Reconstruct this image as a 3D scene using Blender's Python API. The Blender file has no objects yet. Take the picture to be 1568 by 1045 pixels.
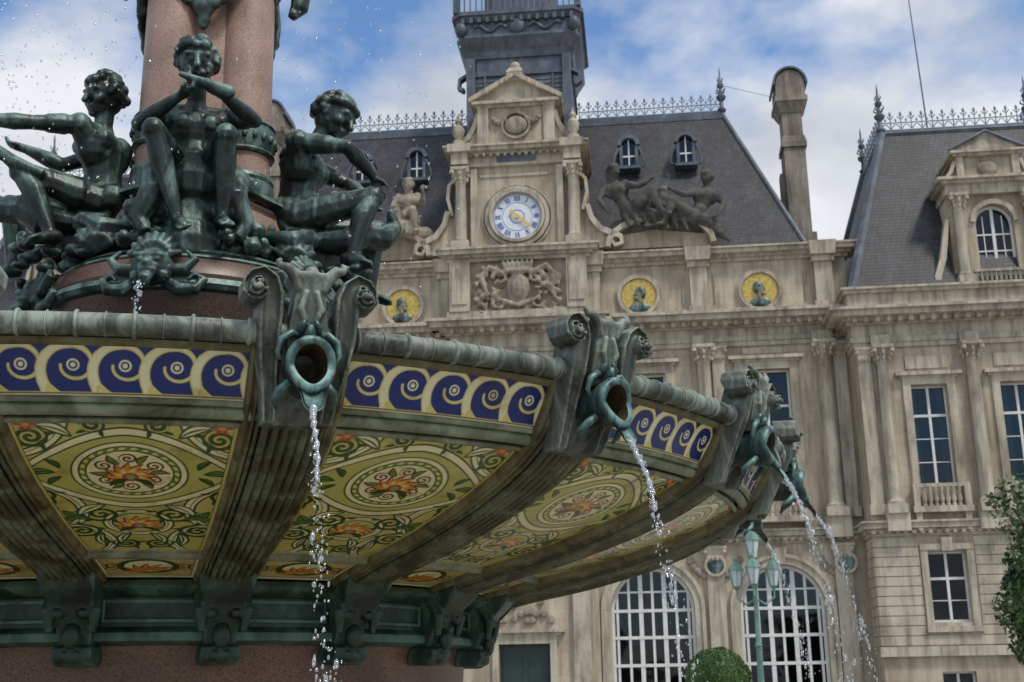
import bpy, math, random
import numpy as np
from mathutils import Vector, Matrix, Euler
random.seed(7); np.random.seed(7)
sc=bpy.context.scene
PI=math.pi
# ------------------------------------------------------------------ materials
def newmat(name):
    m=bpy.data.materials.new(name); m.use_nodes=True
    nt=m.node_tree; b=nt.nodes['Principled BSDF']; return m,nt,b
def N(nt,t,**k):
    n=nt.nodes.new(t)
    for a,v in k.items():
        if a.startswith('i_'):
            n.inputs[a[2:].replace('_',' ')].default_value=v
        else: setattr(n,a,v)
    return n
def ramp(nt,stops):
    r=nt.nodes.new('ShaderNodeValToRGB'); e=r.color_ramp.elements
    while len(e)<len(stops): e.new(0.5)
    for i,(p,c) in enumerate(stops): e[i].position=p; e[i].color=(*c,1)
    return r
def streaks(nt,tc,col_in,amt,lo=(.5,.47,.44)):
    """vertical rain streaks and soot, multiplied onto a colour"""
    L=nt.links; mp=N(nt,'ShaderNodeMapping'); mp.inputs['Scale'].default_value=(3.2,3.2,.28); L.new(tc.outputs['Object'],mp.inputs[0])
    n=N(nt,'ShaderNodeTexNoise'); n.inputs['Scale'].default_value=1.3; n.inputs['Detail'].default_value=4; n.inputs['Roughness'].default_value=.65; L.new(mp.outputs[0],n.inputs['Vector'])
    r=ramp(nt,[(.36,lo),(.56,(1.03,1.03,1.03))]); L.new(n.outputs['Fac'],r.inputs[0])
    mx=N(nt,'ShaderNodeMix',data_type='RGBA',blend_type='MULTIPLY'); mx.inputs[0].default_value=amt
    L.new(col_in,mx.inputs[6]); L.new(r.outputs[0],mx.inputs[7]); return mx.outputs[2]
def pm(name,stops,scale=3,rough=.7,metal=0,bump=.3,bdist=.02,detail=4,fine=None,distort=0,spec=.5,stretch=(1,1,1),streak=0):
    m,nt,b=newmat(name); L=nt.links
    tc=N(nt,'ShaderNodeTexCoord'); mp=N(nt,'ShaderNodeMapping'); mp.inputs['Scale'].default_value=stretch
    L.new(tc.outputs['Object'],mp.inputs['Vector'])
    n=N(nt,'ShaderNodeTexNoise'); n.inputs['Scale'].default_value=scale; n.inputs['Detail'].default_value=detail; n.inputs['Roughness'].default_value=.65; n.inputs['Distortion'].default_value=distort
    L.new(mp.outputs[0],n.inputs['Vector'])
    r=ramp(nt,stops); L.new(n.outputs['Fac'],r.inputs[0])
    c=r.outputs[0]
    if streak: c=streaks(nt,tc,c,streak)
    L.new(c,b.inputs['Base Color'])
    b.inputs['Roughness'].default_value=rough; b.inputs['Metallic'].default_value=metal
    b.inputs['Specular IOR Level'].default_value=spec
    if bump>=.1:
        n2=N(nt,'ShaderNodeTexNoise'); n2.inputs['Scale'].default_value=fine or scale*6; n2.inputs['Detail'].default_value=3
        L.new(tc.outputs['Object'],n2.inputs['Vector'])
        bp=N(nt,'ShaderNodeBump'); bp.inputs['Strength'].default_value=bump; bp.inputs['Distance'].default_value=bdist
        L.new(n2.outputs['Fac'],bp.inputs['Height']); L.new(bp.outputs[0],b.inputs['Normal'])
    return m
def brickmat(name,c1,c2,mortar,bw,bh,ms,rough,bump,stain=None,var=.5,noisescale=.35,streak=0):
    m,nt,b=newmat(name); L=nt.links
    tc=N(nt,'ShaderNodeTexCoord'); sp=N(nt,'ShaderNodeSeparateXYZ'); L.new(tc.outputs['Object'],sp.inputs[0])
    mm=N(nt,'ShaderNodeMath',operation='MULTIPLY_ADD'); L.new(sp.outputs['Y'],mm.inputs[0]); mm.inputs[1].default_value=.83; L.new(sp.outputs['X'],mm.inputs[2])
    cb=N(nt,'ShaderNodeCombineXYZ'); L.new(mm.outputs[0],cb.inputs[0]); L.new(sp.outputs['Z'],cb.inputs[1])
    br=N(nt,'ShaderNodeTexBrick'); br.inputs['Scale'].default_value=1; br.inputs['Brick Width'].default_value=bw; br.inputs['Row Height'].default_value=bh
    br.inputs['Mortar Size'].default_value=ms; br.inputs['Color1'].default_value=(*c1,1); br.inputs['Color2'].default_value=(*c2,1); br.inputs['Mortar'].default_value=(*mortar,1)
    L.new(cb.outputs[0],br.inputs['Vector'])
    n=N(nt,'ShaderNodeTexNoise'); n.inputs['Scale'].default_value=noisescale; n.inputs['Detail'].default_value=6; n.inputs['Roughness'].default_value=.7
    mp=N(nt,'ShaderNodeMapping'); mp.inputs['Scale'].default_value=(1.6,1.6,.6); L.new(tc.outputs['Object'],mp.inputs[0]); L.new(mp.outputs[0],n.inputs['Vector'])
    r=ramp(nt,[(.32,stain or (.55,.52,.48)),(.62,(1.05,1.04,1.02))]); L.new(n.outputs['Fac'],r.inputs[0])
    mx=N(nt,'ShaderNodeMix',data_type='RGBA',blend_type='MULTIPLY'); mx.inputs[0].default_value=var
    L.new(br.outputs['Color'],mx.inputs[6]); L.new(r.outputs[0],mx.inputs[7])
    c=mx.outputs[2]
    if streak: c=streaks(nt,tc,c,streak)
    L.new(c,b.inputs['Base Color'])
    b.inputs['Roughness'].default_value=rough
    bp=N(nt,'ShaderNodeBump'); bp.inputs['Strength'].default_value=bump; bp.inputs['Distance'].default_value=.03
    iv=N(nt,'ShaderNodeMath',operation='SUBTRACT'); iv.inputs[0].default_value=1; L.new(br.outputs['Fac'],iv.inputs[1])
    L.new(iv.outputs[0],bp.inputs['Height']); L.new(bp.outputs[0],b.inputs['Normal'])
    return m
M={}
M['stone']=brickmat('limestone_ashlar',(.55,.475,.355),(.51,.44,.33),(.44,.375,.28),1.1,.42,.010,.85,.12,stain=(.52,.47,.42),var=.85,streak=.6)
M['trim']=pm('limestone_carved',[(.3,(.28,.24,.185)),(.5,(.48,.42,.32)),(.7,(.56,.495,.38))],1.1,.85,bump=.4,bdist=.03,fine=9,stretch=(1,1,.6),streak=.75)
M['chimneystone']=pm('sooty_chimney_stone',[(.3,(.16,.13,.105)),(.5,(.27,.23,.18)),(.7,(.36,.31,.25))],1.1,.85,bump=.4,bdist=.03,fine=9,stretch=(1,1,.6),streak=.8)
M['dirty']=pm('weathered_sculpture_stone',[(.3,(.03,.03,.028)),(.55,(.09,.085,.072)),(.75,(.18,.165,.135))],1.6,.85,bump=.4,bdist=.03,fine=10)
M['carved']=pm('carved_relief_stone',[(.3,(.13,.115,.09)),(.5,(.30,.26,.20)),(.7,(.44,.385,.30))],1.6,.85,bump=.5,bdist=.05,fine=7,streak=.6)
M['slate']=brickmat('slate_roof',(.040,.041,.048),(.070,.071,.079),(.018,.019,.022),.22,.16,.012,.55,.5,stain=(.45,.42,.38),var=.9,noisescale=.6,streak=.6)
M['zinc']=pm('zinc_leadwork',[(.3,(.06,.072,.09)),(.55,(.11,.125,.15)),(.75,(.18,.20,.23))],1.2,.5,metal=.15,bump=.2,fine=8,streak=.5)
M['crest']=pm('painted_ridge_cresting',[(.3,(.17,.22,.27)),(.7,(.30,.36,.41))],2,.5,metal=.1,bump=.05)
M['wframe']=pm('white_window_paint',[(.3,(.62,.61,.57)),(.7,(.75,.74,.71))],4,.5,bump=.05)
M['gold']=pm('gilt_mosaic',[(.3,(.35,.22,.04)),(.5,(.58,.41,.09)),(.7,(.70,.53,.16))],7,.4,metal=.2,bump=.4,fine=30)
M['flesh']=pm('painted_portrait',[(.3,(.16,.14,.10)),(.7,(.34,.28,.2))],9,.6,bump=.05)
M['dial']=pm('white_enamel_dial',[(.3,(.66,.68,.71)),(.7,(.76,.78,.80))],3,.35,bump=.02)
M['blue']=pm('blue_enamel',[(.3,(.02,.05,.28)),(.7,(.04,.09,.38))],5,.35,bump=.02)
M['goldhand']=pm('gilded_metal',[(.3,(.7,.45,.08)),(.7,(.85,.6,.15))],5,.3,metal=.3,bump=.02)
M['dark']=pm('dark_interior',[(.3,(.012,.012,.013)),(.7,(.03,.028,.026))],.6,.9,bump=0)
M['curtain']=pm('white_curtain',[(.3,(.32,.33,.36)),(.7,(.5,.5,.52))],3,.9,bump=.05,stretch=(6,1,.3))
M['greenpaint']=pm('green_painted_iron',[(.3,(.10,.2,.16)),(.7,(.2,.33,.27))],5,.5,metal=.1,bump=.1)
M['doorgreen']=pm('green_door_paint',[(.3,(.015,.03,.025)),(.7,(.03,.05,.04))],3,.4,bump=.1)
M['trunk']=pm('bark',[(.3,(.05,.04,.03)),(.7,(.13,.10,.075))],6,.9,bump=.8)
M['lampglass']=pm('frosted_lamp_glass',[(.3,(.5,.55,.53)),(.7,(.65,.7,.68))],3,.2,bump=0)
def glassmat():
    m,nt,b=newmat('window_glass'); L=nt.links
    g=N(nt,'ShaderNodeBsdfGlossy'); g.inputs['Roughness'].default_value=.04; g.inputs['Color'].default_value=(.75,.8,.85,1)
    t=N(nt,'ShaderNodeBsdfTransparent'); t.inputs[0].default_value=(.5,.53,.52,1)
    lw=N(nt,'ShaderNodeLayerWeight'); lw.inputs[0].default_value=.35
    mr=N(nt,'ShaderNodeMath',operation='MULTIPLY_ADD'); L.new(lw.outputs['Fresnel'],mr.inputs[0]); mr.inputs[1].default_value=.6; mr.inputs[2].default_value=.01
    mx=N(nt,'ShaderNodeMixShader'); L.new(mr.outputs[0],mx.inputs[0]); L.new(t.outputs[0],mx.inputs[1]); L.new(g.outputs[0],mx.inputs[2])
    tc=N(nt,'ShaderNodeTexCoord'); no=N(nt,'ShaderNodeTexNoise'); no.inputs['Scale'].default_value=.8; L.new(tc.outputs['Object'],no.inputs['Vector'])
    bp=N(nt,'ShaderNodeBump'); bp.inputs['Strength'].default_value=.15; bp.inputs['Distance'].default_value=.1; L.new(no.outputs['Fac'],bp.inputs['Height']); L.new(bp.outputs[0],g.inputs['Normal'])
    L.new(mx.outputs[0],nt.nodes['Material Output'].inputs[0]); return m
M['glass']=glassmat()
def bronze(name,dark,mid,light,scale=4,metal=.35,rough=.42,upw=.5,st=.45,pt=0):
    m,nt,b=newmat(name); L=nt.links
    tc=N(nt,'ShaderNodeTexCoord'); mp=N(nt,'ShaderNodeMapping'); mp.inputs['Scale'].default_value=(1,1,st); L.new(tc.outputs['Object'],mp.inputs[0])
    n=N(nt,'ShaderNodeTexNoise'); n.inputs['Scale'].default_value=scale; n.inputs['Detail'].default_value=6; n.inputs['Roughness'].default_value=.7; n.inputs['Distortion'].default_value=.6
    L.new(mp.outputs[0],n.inputs['Vector'])
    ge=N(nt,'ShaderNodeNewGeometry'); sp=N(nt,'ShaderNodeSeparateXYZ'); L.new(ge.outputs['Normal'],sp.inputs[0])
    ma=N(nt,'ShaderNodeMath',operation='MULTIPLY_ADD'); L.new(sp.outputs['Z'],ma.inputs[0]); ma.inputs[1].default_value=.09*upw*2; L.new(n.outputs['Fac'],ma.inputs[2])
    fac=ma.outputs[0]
    if pt:   # adds contrast by curvature: colour lighter on raised edges, darker in the hollows
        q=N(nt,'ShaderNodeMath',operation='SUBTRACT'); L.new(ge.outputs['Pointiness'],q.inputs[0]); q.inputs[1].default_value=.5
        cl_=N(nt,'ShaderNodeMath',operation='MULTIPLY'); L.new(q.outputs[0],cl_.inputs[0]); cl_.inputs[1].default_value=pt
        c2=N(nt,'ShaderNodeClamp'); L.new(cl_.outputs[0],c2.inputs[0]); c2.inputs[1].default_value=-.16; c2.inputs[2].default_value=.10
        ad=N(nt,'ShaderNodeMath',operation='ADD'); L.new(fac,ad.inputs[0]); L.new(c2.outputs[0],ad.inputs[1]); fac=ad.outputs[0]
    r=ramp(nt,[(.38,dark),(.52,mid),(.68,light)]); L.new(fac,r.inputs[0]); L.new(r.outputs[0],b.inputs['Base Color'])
    b.inputs['Metallic'].default_value=metal
    rr=N(nt,'ShaderNodeMapRange'); L.new(n.outputs['Fac'],rr.inputs[0]); rr.inputs[1].default_value=.3; rr.inputs[2].default_value=.7; rr.inputs[3].default_value=rough-.12; rr.inputs[4].default_value=rough+.25
    L.new(rr.outputs[0],b.inputs['Roughness'])
    n2=N(nt,'ShaderNodeTexNoise'); n2.inputs['Scale'].default_value=45; n2.inputs['Detail'].default_value=2; L.new(tc.outputs['Object'],n2.inputs['Vector'])
    bp=N(nt,'ShaderNodeBump'); bp.inputs['Strength'].default_value=.35; bp.inputs['Distance'].default_value=.006; L.new(n2.outputs['Fac'],bp.inputs['Height']); L.new(bp.outputs[0],b.inputs['Normal'])
    return m
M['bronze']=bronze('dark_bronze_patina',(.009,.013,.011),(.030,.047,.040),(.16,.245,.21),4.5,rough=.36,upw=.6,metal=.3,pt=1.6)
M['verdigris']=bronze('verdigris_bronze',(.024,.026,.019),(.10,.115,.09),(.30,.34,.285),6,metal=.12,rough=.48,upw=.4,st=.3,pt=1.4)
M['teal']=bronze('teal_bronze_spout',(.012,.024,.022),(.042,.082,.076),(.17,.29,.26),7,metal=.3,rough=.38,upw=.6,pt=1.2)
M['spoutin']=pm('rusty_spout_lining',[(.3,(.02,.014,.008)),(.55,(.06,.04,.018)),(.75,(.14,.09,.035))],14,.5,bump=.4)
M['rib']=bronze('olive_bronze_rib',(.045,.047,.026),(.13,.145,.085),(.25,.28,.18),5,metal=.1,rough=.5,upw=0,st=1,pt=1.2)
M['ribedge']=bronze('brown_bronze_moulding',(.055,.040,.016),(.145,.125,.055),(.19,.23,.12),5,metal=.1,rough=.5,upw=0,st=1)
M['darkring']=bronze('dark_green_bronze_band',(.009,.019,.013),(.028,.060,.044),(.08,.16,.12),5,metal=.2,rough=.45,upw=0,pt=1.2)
def granite(name,a,b_,c,rough=.35,sc_=110):
    m,nt,b=newmat(name); L=nt.links
    tc=N(nt,'ShaderNodeTexCoord')
    v=N(nt,'ShaderNodeTexVoronoi'); v.inputs['Scale'].default_value=sc_; L.new(tc.outputs['Object'],v.inputs['Vector'])
    n=N(nt,'ShaderNodeTexNoise'); n.inputs['Scale'].default_value=2.5; n.inputs['Detail'].default_value=5; L.new(tc.outputs['Object'],n.inputs['Vector'])
    sp=N(nt,'ShaderNodeSeparateColor'); L.new(v.outputs['Color'],sp.inputs[0])
    r=ramp(nt,[(.08,a),(.3,b_),(.9,c)]); L.new(sp.outputs[0],r.inputs[0])
    r2=ramp(nt,[(.3,(.55,.55,.55)),(.65,(1.05,1.05,1.05))]); L.new(n.outputs['Fac'],r2.inputs[0])
    mx=N(nt,'ShaderNodeMix',data_type='RGBA',blend_type='MULTIPLY'); mx.inputs[0].default_value=1; L.new(r.outputs[0],mx.inputs[6]); L.new(r2.outputs[0],mx.inputs[7])
    L.new(mx.outputs[2],b.inputs['Base Color']); b.inputs['Roughness'].default_value=rough; return m
M['pink']=granite('pink_granite',(.24,.135,.10),(.40,.25,.19),(.47,.305,.235),.4,190)
M['redgranite']=granite('red_granite_dark',(.05,.03,.022),(.135,.072,.052),(.18,.10,.072),.4,170)
def ceramic():
    m,nt,b=newmat('painted_porcelain'); L=nt.links
    a=N(nt,'ShaderNodeVertexColor'); a.layer_name='Col'
    tc=N(nt,'ShaderNodeTexCoord'); n=N(nt,'ShaderNodeTexNoise'); n.inputs['Scale'].default_value=5; n.inputs['Detail'].default_value=6; n.inputs['Roughness'].default_value=.7
    oi=N(nt,'ShaderNodeObjectInfo'); va=N(nt,'ShaderNodeVectorMath',operation='ADD'); L.new(tc.outputs['Object'],va.inputs[0]); cx=N(nt,'ShaderNodeMath',operation='MULTIPLY'); cx.inputs[1].default_value=37; L.new(oi.outputs['Random'],cx.inputs[0]); L.new(cx.outputs[0],va.inputs[1]); L.new(va.outputs[0],n.inputs['Vector'])
    r=ramp(nt,[(.3,(.48,.42,.32)),(.46,(.90,.88,.78)),(.7,(1,1,1))]); L.new(n.outputs['Fac'],r.inputs[0])
    mx=N(nt,'ShaderNodeMix',data_type='RGBA',blend_type='MULTIPLY'); mx.inputs[0].default_value=.9; L.new(a.outputs[0],mx.inputs[6]); L.new(r.outputs[0],mx.inputs[7])
    L.new(mx.outputs[2],b.inputs['Base Color']); b.inputs['Roughness'].default_value=.28
    n2=N(nt,'ShaderNodeTexNoise'); n2.inputs['Scale'].default_value=30; L.new(tc.outputs['Object'],n2.inputs['Vector'])
    bp=N(nt,'ShaderNodeBump'); bp.inputs['Strength'].default_value=.2; bp.inputs['Distance'].default_value=.004; L.new(n2.outputs['Fac'],bp.inputs['Height']); L.new(bp.outputs[0],b.inputs['Normal'])
    return m
M['ceramic']=ceramic()
def watermat():
    m,nt,b=newmat('falling_water'); L=nt.links
    t=N(nt,'ShaderNodeBsdfTransparent'); t.inputs[0].default_value=(.93,.95,.96,1)
    g=N(nt,'ShaderNodeBsdfGlossy'); g.inputs['Roughness'].default_value=.05; g.inputs['Color'].default_value=(.95,.97,1,1)
    d=N(nt,'ShaderNodeBsdfDiffuse'); d.inputs[0].default_value=(.85,.88,.9,1)
    m1=N(nt,'ShaderNodeMixShader'); m1.inputs[0].default_value=.35; L.new(g.outputs[0],m1.inputs[1]); L.new(d.outputs[0],m1.inputs[2])
    lw=N(nt,'ShaderNodeLayerWeight'); lw.inputs[0].default_value=.55; ma=N(nt,'ShaderNodeMath',operation='MULTIPLY_ADD'); L.new(lw.outputs['Facing'],ma.inputs[0]); ma.inputs[1].default_value=-.45; ma.inputs[2].default_value=.78
    m2=N(nt,'ShaderNodeMixShader'); L.new(ma.outputs[0],m2.inputs[0]); L.new(m1.outputs[0],m2.inputs[1]); L.new(t.outputs[0],m2.inputs[2])
    L.new(m2.outputs[0],nt.nodes['Material Output'].inputs[0]); return m
M['water']=watermat()
def leafmat(name,a,b_):
    m,nt,b=newmat(name); L=nt.links
    tc=N(nt,'ShaderNodeTexCoord'); n=N(nt,'ShaderNodeTexNoise'); n.inputs['Scale'].default_value=2.2; n.inputs['Detail'].default_value=5; L.new(tc.outputs['Object'],n.inputs['Vector'])
    r=ramp(nt,[(.35,a),(.65,b_)]); L.new(n.outputs['Fac'],r.inputs[0]); L.new(r.outputs[0],b.inputs['Base Color']); b.inputs['Roughness'].default_value=.5
    return m
M['leaf']=leafmat('green_leaves',(.02,.05,.012),(.085,.15,.035)); M['leaf2']=leafmat('box_leaves',(.03,.075,.012),(.08,.15,.03))
M['red']=pm('flag_red',[(.3,(.5,.03,.03)),(.7,(.55,.05,.04))],3); M['white']=pm('flag_white',[(.3,(.7,.7,.7)),(.7,(.75,.75,.75))],3); M['fblue']=pm('flag_blue',[(.3,(.02,.06,.4)),(.7,(.03,.08,.45))],3)
M['ground']=brickmat('stone_paving',(.45,.43,.39),(.38,.365,.335),(.2,.19,.17),.6,.4,.01,.8,.2)
def pave():
    m=M['ground']; nt=m.node_tree
    tc=[k for k in nt.nodes if k.type=='TEX_COORD'][0]; nt.links.new(tc.outputs['Object'],[k for k in nt.nodes if k.type=='TEX_BRICK'][0].inputs['Vector'])
pave()
# ------------------------------------------------------------------ geometry helper
class G:
    def __init__(s): s.v=[];s.f=[]
    def add(s,vs,fs):
        o=len(s.v); s.v+=[tuple(p) for p in vs]; s.f+=[tuple(i+o for i in f) for f in fs]
    def box(s,x0,x1,y0,y1,z0,z1): s.frus(x0,x1,y0,y1,z0,x0,x1,y0,y1,z1)
    def frus(s,x0,x1,y0,y1,z0,X0,X1,Y0,Y1,z1):
        s.add([(x0,y0,z0),(x1,y0,z0),(x1,y1,z0),(x0,y1,z0),(X0,Y0,z1),(X1,Y0,z1),(X1,Y1,z1),(X0,Y1,z1)],
          [(0,3,2,1),(4,5,6,7),(0,1,5,4),(1,2,6,5),(2,3,7,6),(3,0,4,7)])
    def tube(s,pts,rad,n=8,cap=True,flat=1.0):
        P=[Vector(p) for p in pts]; k=len(P)
        if not hasattr(rad,'__len__'): rad=[rad]*k
        T=[(P[min(i+1,k-1)]-P[max(i-1,0)]).normalized() for i in range(k)]
        up=Vector((0,0,1)) if abs(T[0].z)<.9 else Vector((0,1,0))
        a=T[0].cross(up).normalized(); vs=[]
        for i in range(k):
            a=(a-T[i]*a.dot(T[i]))
            if a.length<1e-6: a=T[i].orthogonal()
            a.normalize(); b=T[i].cross(a)
            for j in range(n):
                t=2*PI*j/n; vs.append(P[i]+a*math.cos(t)*rad[i]+b*math.sin(t)*rad[i]*flat)
        fs=[(i*n+j,i*n+(j+1)%n,(i+1)*n+(j+1)%n,(i+1)*n+j) for i in range(k-1) for j in range(n)]
        if cap: fs+=[tuple(range(n-1,-1,-1)),tuple((k-1)*n+j for j in range(n))]
        s.add(vs,fs)
    def lathe(s,prof,n=24,c=(0,0,0),a0=0,a1=2*PI,sc=(1,1)):
        full=abs(a1-a0-2*PI)<1e-6; m=n if full else n+1; vs=[]
        for r,z in prof:
            for j in range(m):
                t=a0+(a1-a0)*j/n; vs.append((c[0]+r*math.sin(t)*sc[0],c[1]-r*math.cos(t)*sc[1],c[2]+z))
        fs=[]
        for i in range(len(prof)-1):
            for j in range(n):
                q=(j+1)%m; fs.append((i*m+j,i*m+q,(i+1)*m+q,(i+1)*m+j))
        s.add(vs,fs)
    def ball(s,c,r,n=10,rot=None):
        if not hasattr(r,'__len__'): r=(r,r,r)
        m=max(4,n//2+1); vs=[]; 
        for i in range(1,m):
            t=PI*i/m
            for j in range(n):
                p=2*PI*j/n; vs.append(Vector((r[0]*math.sin(t)*math.cos(p),r[1]*math.sin(t)*math.sin(p),r[2]*math.cos(t))))
        vs.append(Vector((0,0,r[2]))); vs.append(Vector((0,0,-r[2])))
        if rot is not None: vs=[rot@v for v in vs]
        C=Vector(c); vs=[v+C for v in vs]; fs=[]
        for i in range(m-2):
            for j in range(n): fs.append((i*n+j,(i+1)*n+j,(i+1)*n+(j+1)%n,i*n+(j+1)%n))
        a=len(vs)-2
        for j in range(n): fs.append((a,j,(j+1)%n)); fs.append((a+1,(m-2)*n+(j+1)%n,(m-2)*n+j))
        s.add(vs,fs)
    def cap(s,p,q,r0,r1=None,n=10):
        r1=r0 if r1 is None else r1
        s.tube([p,q],[r0,r1],n); s.ball(p,r0*1.01,n); s.ball(q,r1*1.01,n)
    def ext(s,poly,y0,y1,fn=None):
        n=len(poly); fn=fn or (lambda x,y,z:(x,y,z))
        vs=[fn(x,y0,z) for x,z in poly]+[fn(x,y1,z) for x,z in poly]
        s.add(vs,[tuple(range(n)),tuple(range(2*n-1,n-1,-1))]+[(i,i+n,(i+1)%n+n,(i+1)%n) for i in range(n)])
    def ribbon(s,pts,th,y0,y1):
        k=len(pts); vs=[]
        for i,(x,z) in enumerate(pts):
            a=pts[max(i-1,0)];b=pts[min(i+1,k-1)]; dx,dz=b[0]-a[0],b[1]-a[1]; l=math.hypot(dx,dz) or 1
            t=(th[i] if hasattr(th,'__len__') else th)/2; nx,nz=-dz/l*t,dx/l*t
            vs+=[(x+nx,y0,z+nz),(x-nx,y0,z-nz),(x-nx,y1,z-nz),(x+nx,y1,z+nz)]
        fs=[]
        for i in range(k-1):
            o=4*i
            for j in range(4): fs.append((o+j,o+(j+1)%4,o+4+(j+1)%4,o+4+j))
        fs+=[(3,2,1,0),(4*k-4,4*k-3,4*k-2,4*k-1)]; s.add(vs,fs)
    def mesh(s,name,mat,smooth=False):
        me=bpy.data.meshes.new(name); me.from_pydata(s.v,[],s.f); me.update(); me.materials.append(M[mat] if isinstance(mat,str) else mat)
        if smooth: me.polygons.foreach_set('use_smooth',[True]*len(me.polygons))
        return me
    def obj(s,name,mat,parent=None,smooth=False,bevel=0):
        me=s.mesh(name,mat,smooth)
        import bmesh
        bm=bmesh.new(); bm.from_mesh(me); bmesh.ops.recalc_face_normals(bm,faces=bm.faces); bm.to_mesh(me); bm.free()
        o=bpy.data.objects.new(name,me); sc.collection.objects.link(o)
        if parent: o.parent=parent
        if smooth:
            try: me.set_sharp_from_angle(angle=math.radians(40))
            except Exception: pass
        return o
def empty(name,loc=(0,0,0),rz=0,parent=None):
    o=bpy.data.objects.new(name,None); o.location=loc; o.rotation_euler=(0,0,rz); sc.collection.objects.link(o)
    if parent: o.parent=parent
    return o
def link(name,me,parent=None,rz=0,mw=None):
    o=bpy.data.objects.new(name,me); sc.collection.objects.link(o)
    if parent: o.parent=parent
    o.rotation_euler=(0,0,rz)
    if mw is not None: o.matrix_world=mw
    return o
def sculpt_mesh(g,name,mat,vox,smooth=2,fac=.5):
    o=g.obj('tmp_'+name,mat)
    r=o.modifiers.new('r','REMESH'); r.mode='VOXEL'; r.voxel_size=vox; r.use_smooth_shade=True
    s=o.modifiers.new('s','SMOOTH'); s.factor=fac; s.iterations=smooth
    dg=bpy.context.evaluated_depsgraph_get(); dg.update()
    me=bpy.data.meshes.new_from_object(o.evaluated_get(dg)); me.name=name
    me.materials.clear(); me.materials.append(M[mat])
    me.polygons.foreach_set('use_smooth',[True]*len(me.polygons))
    bpy.data.objects.remove(o); return me
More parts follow.
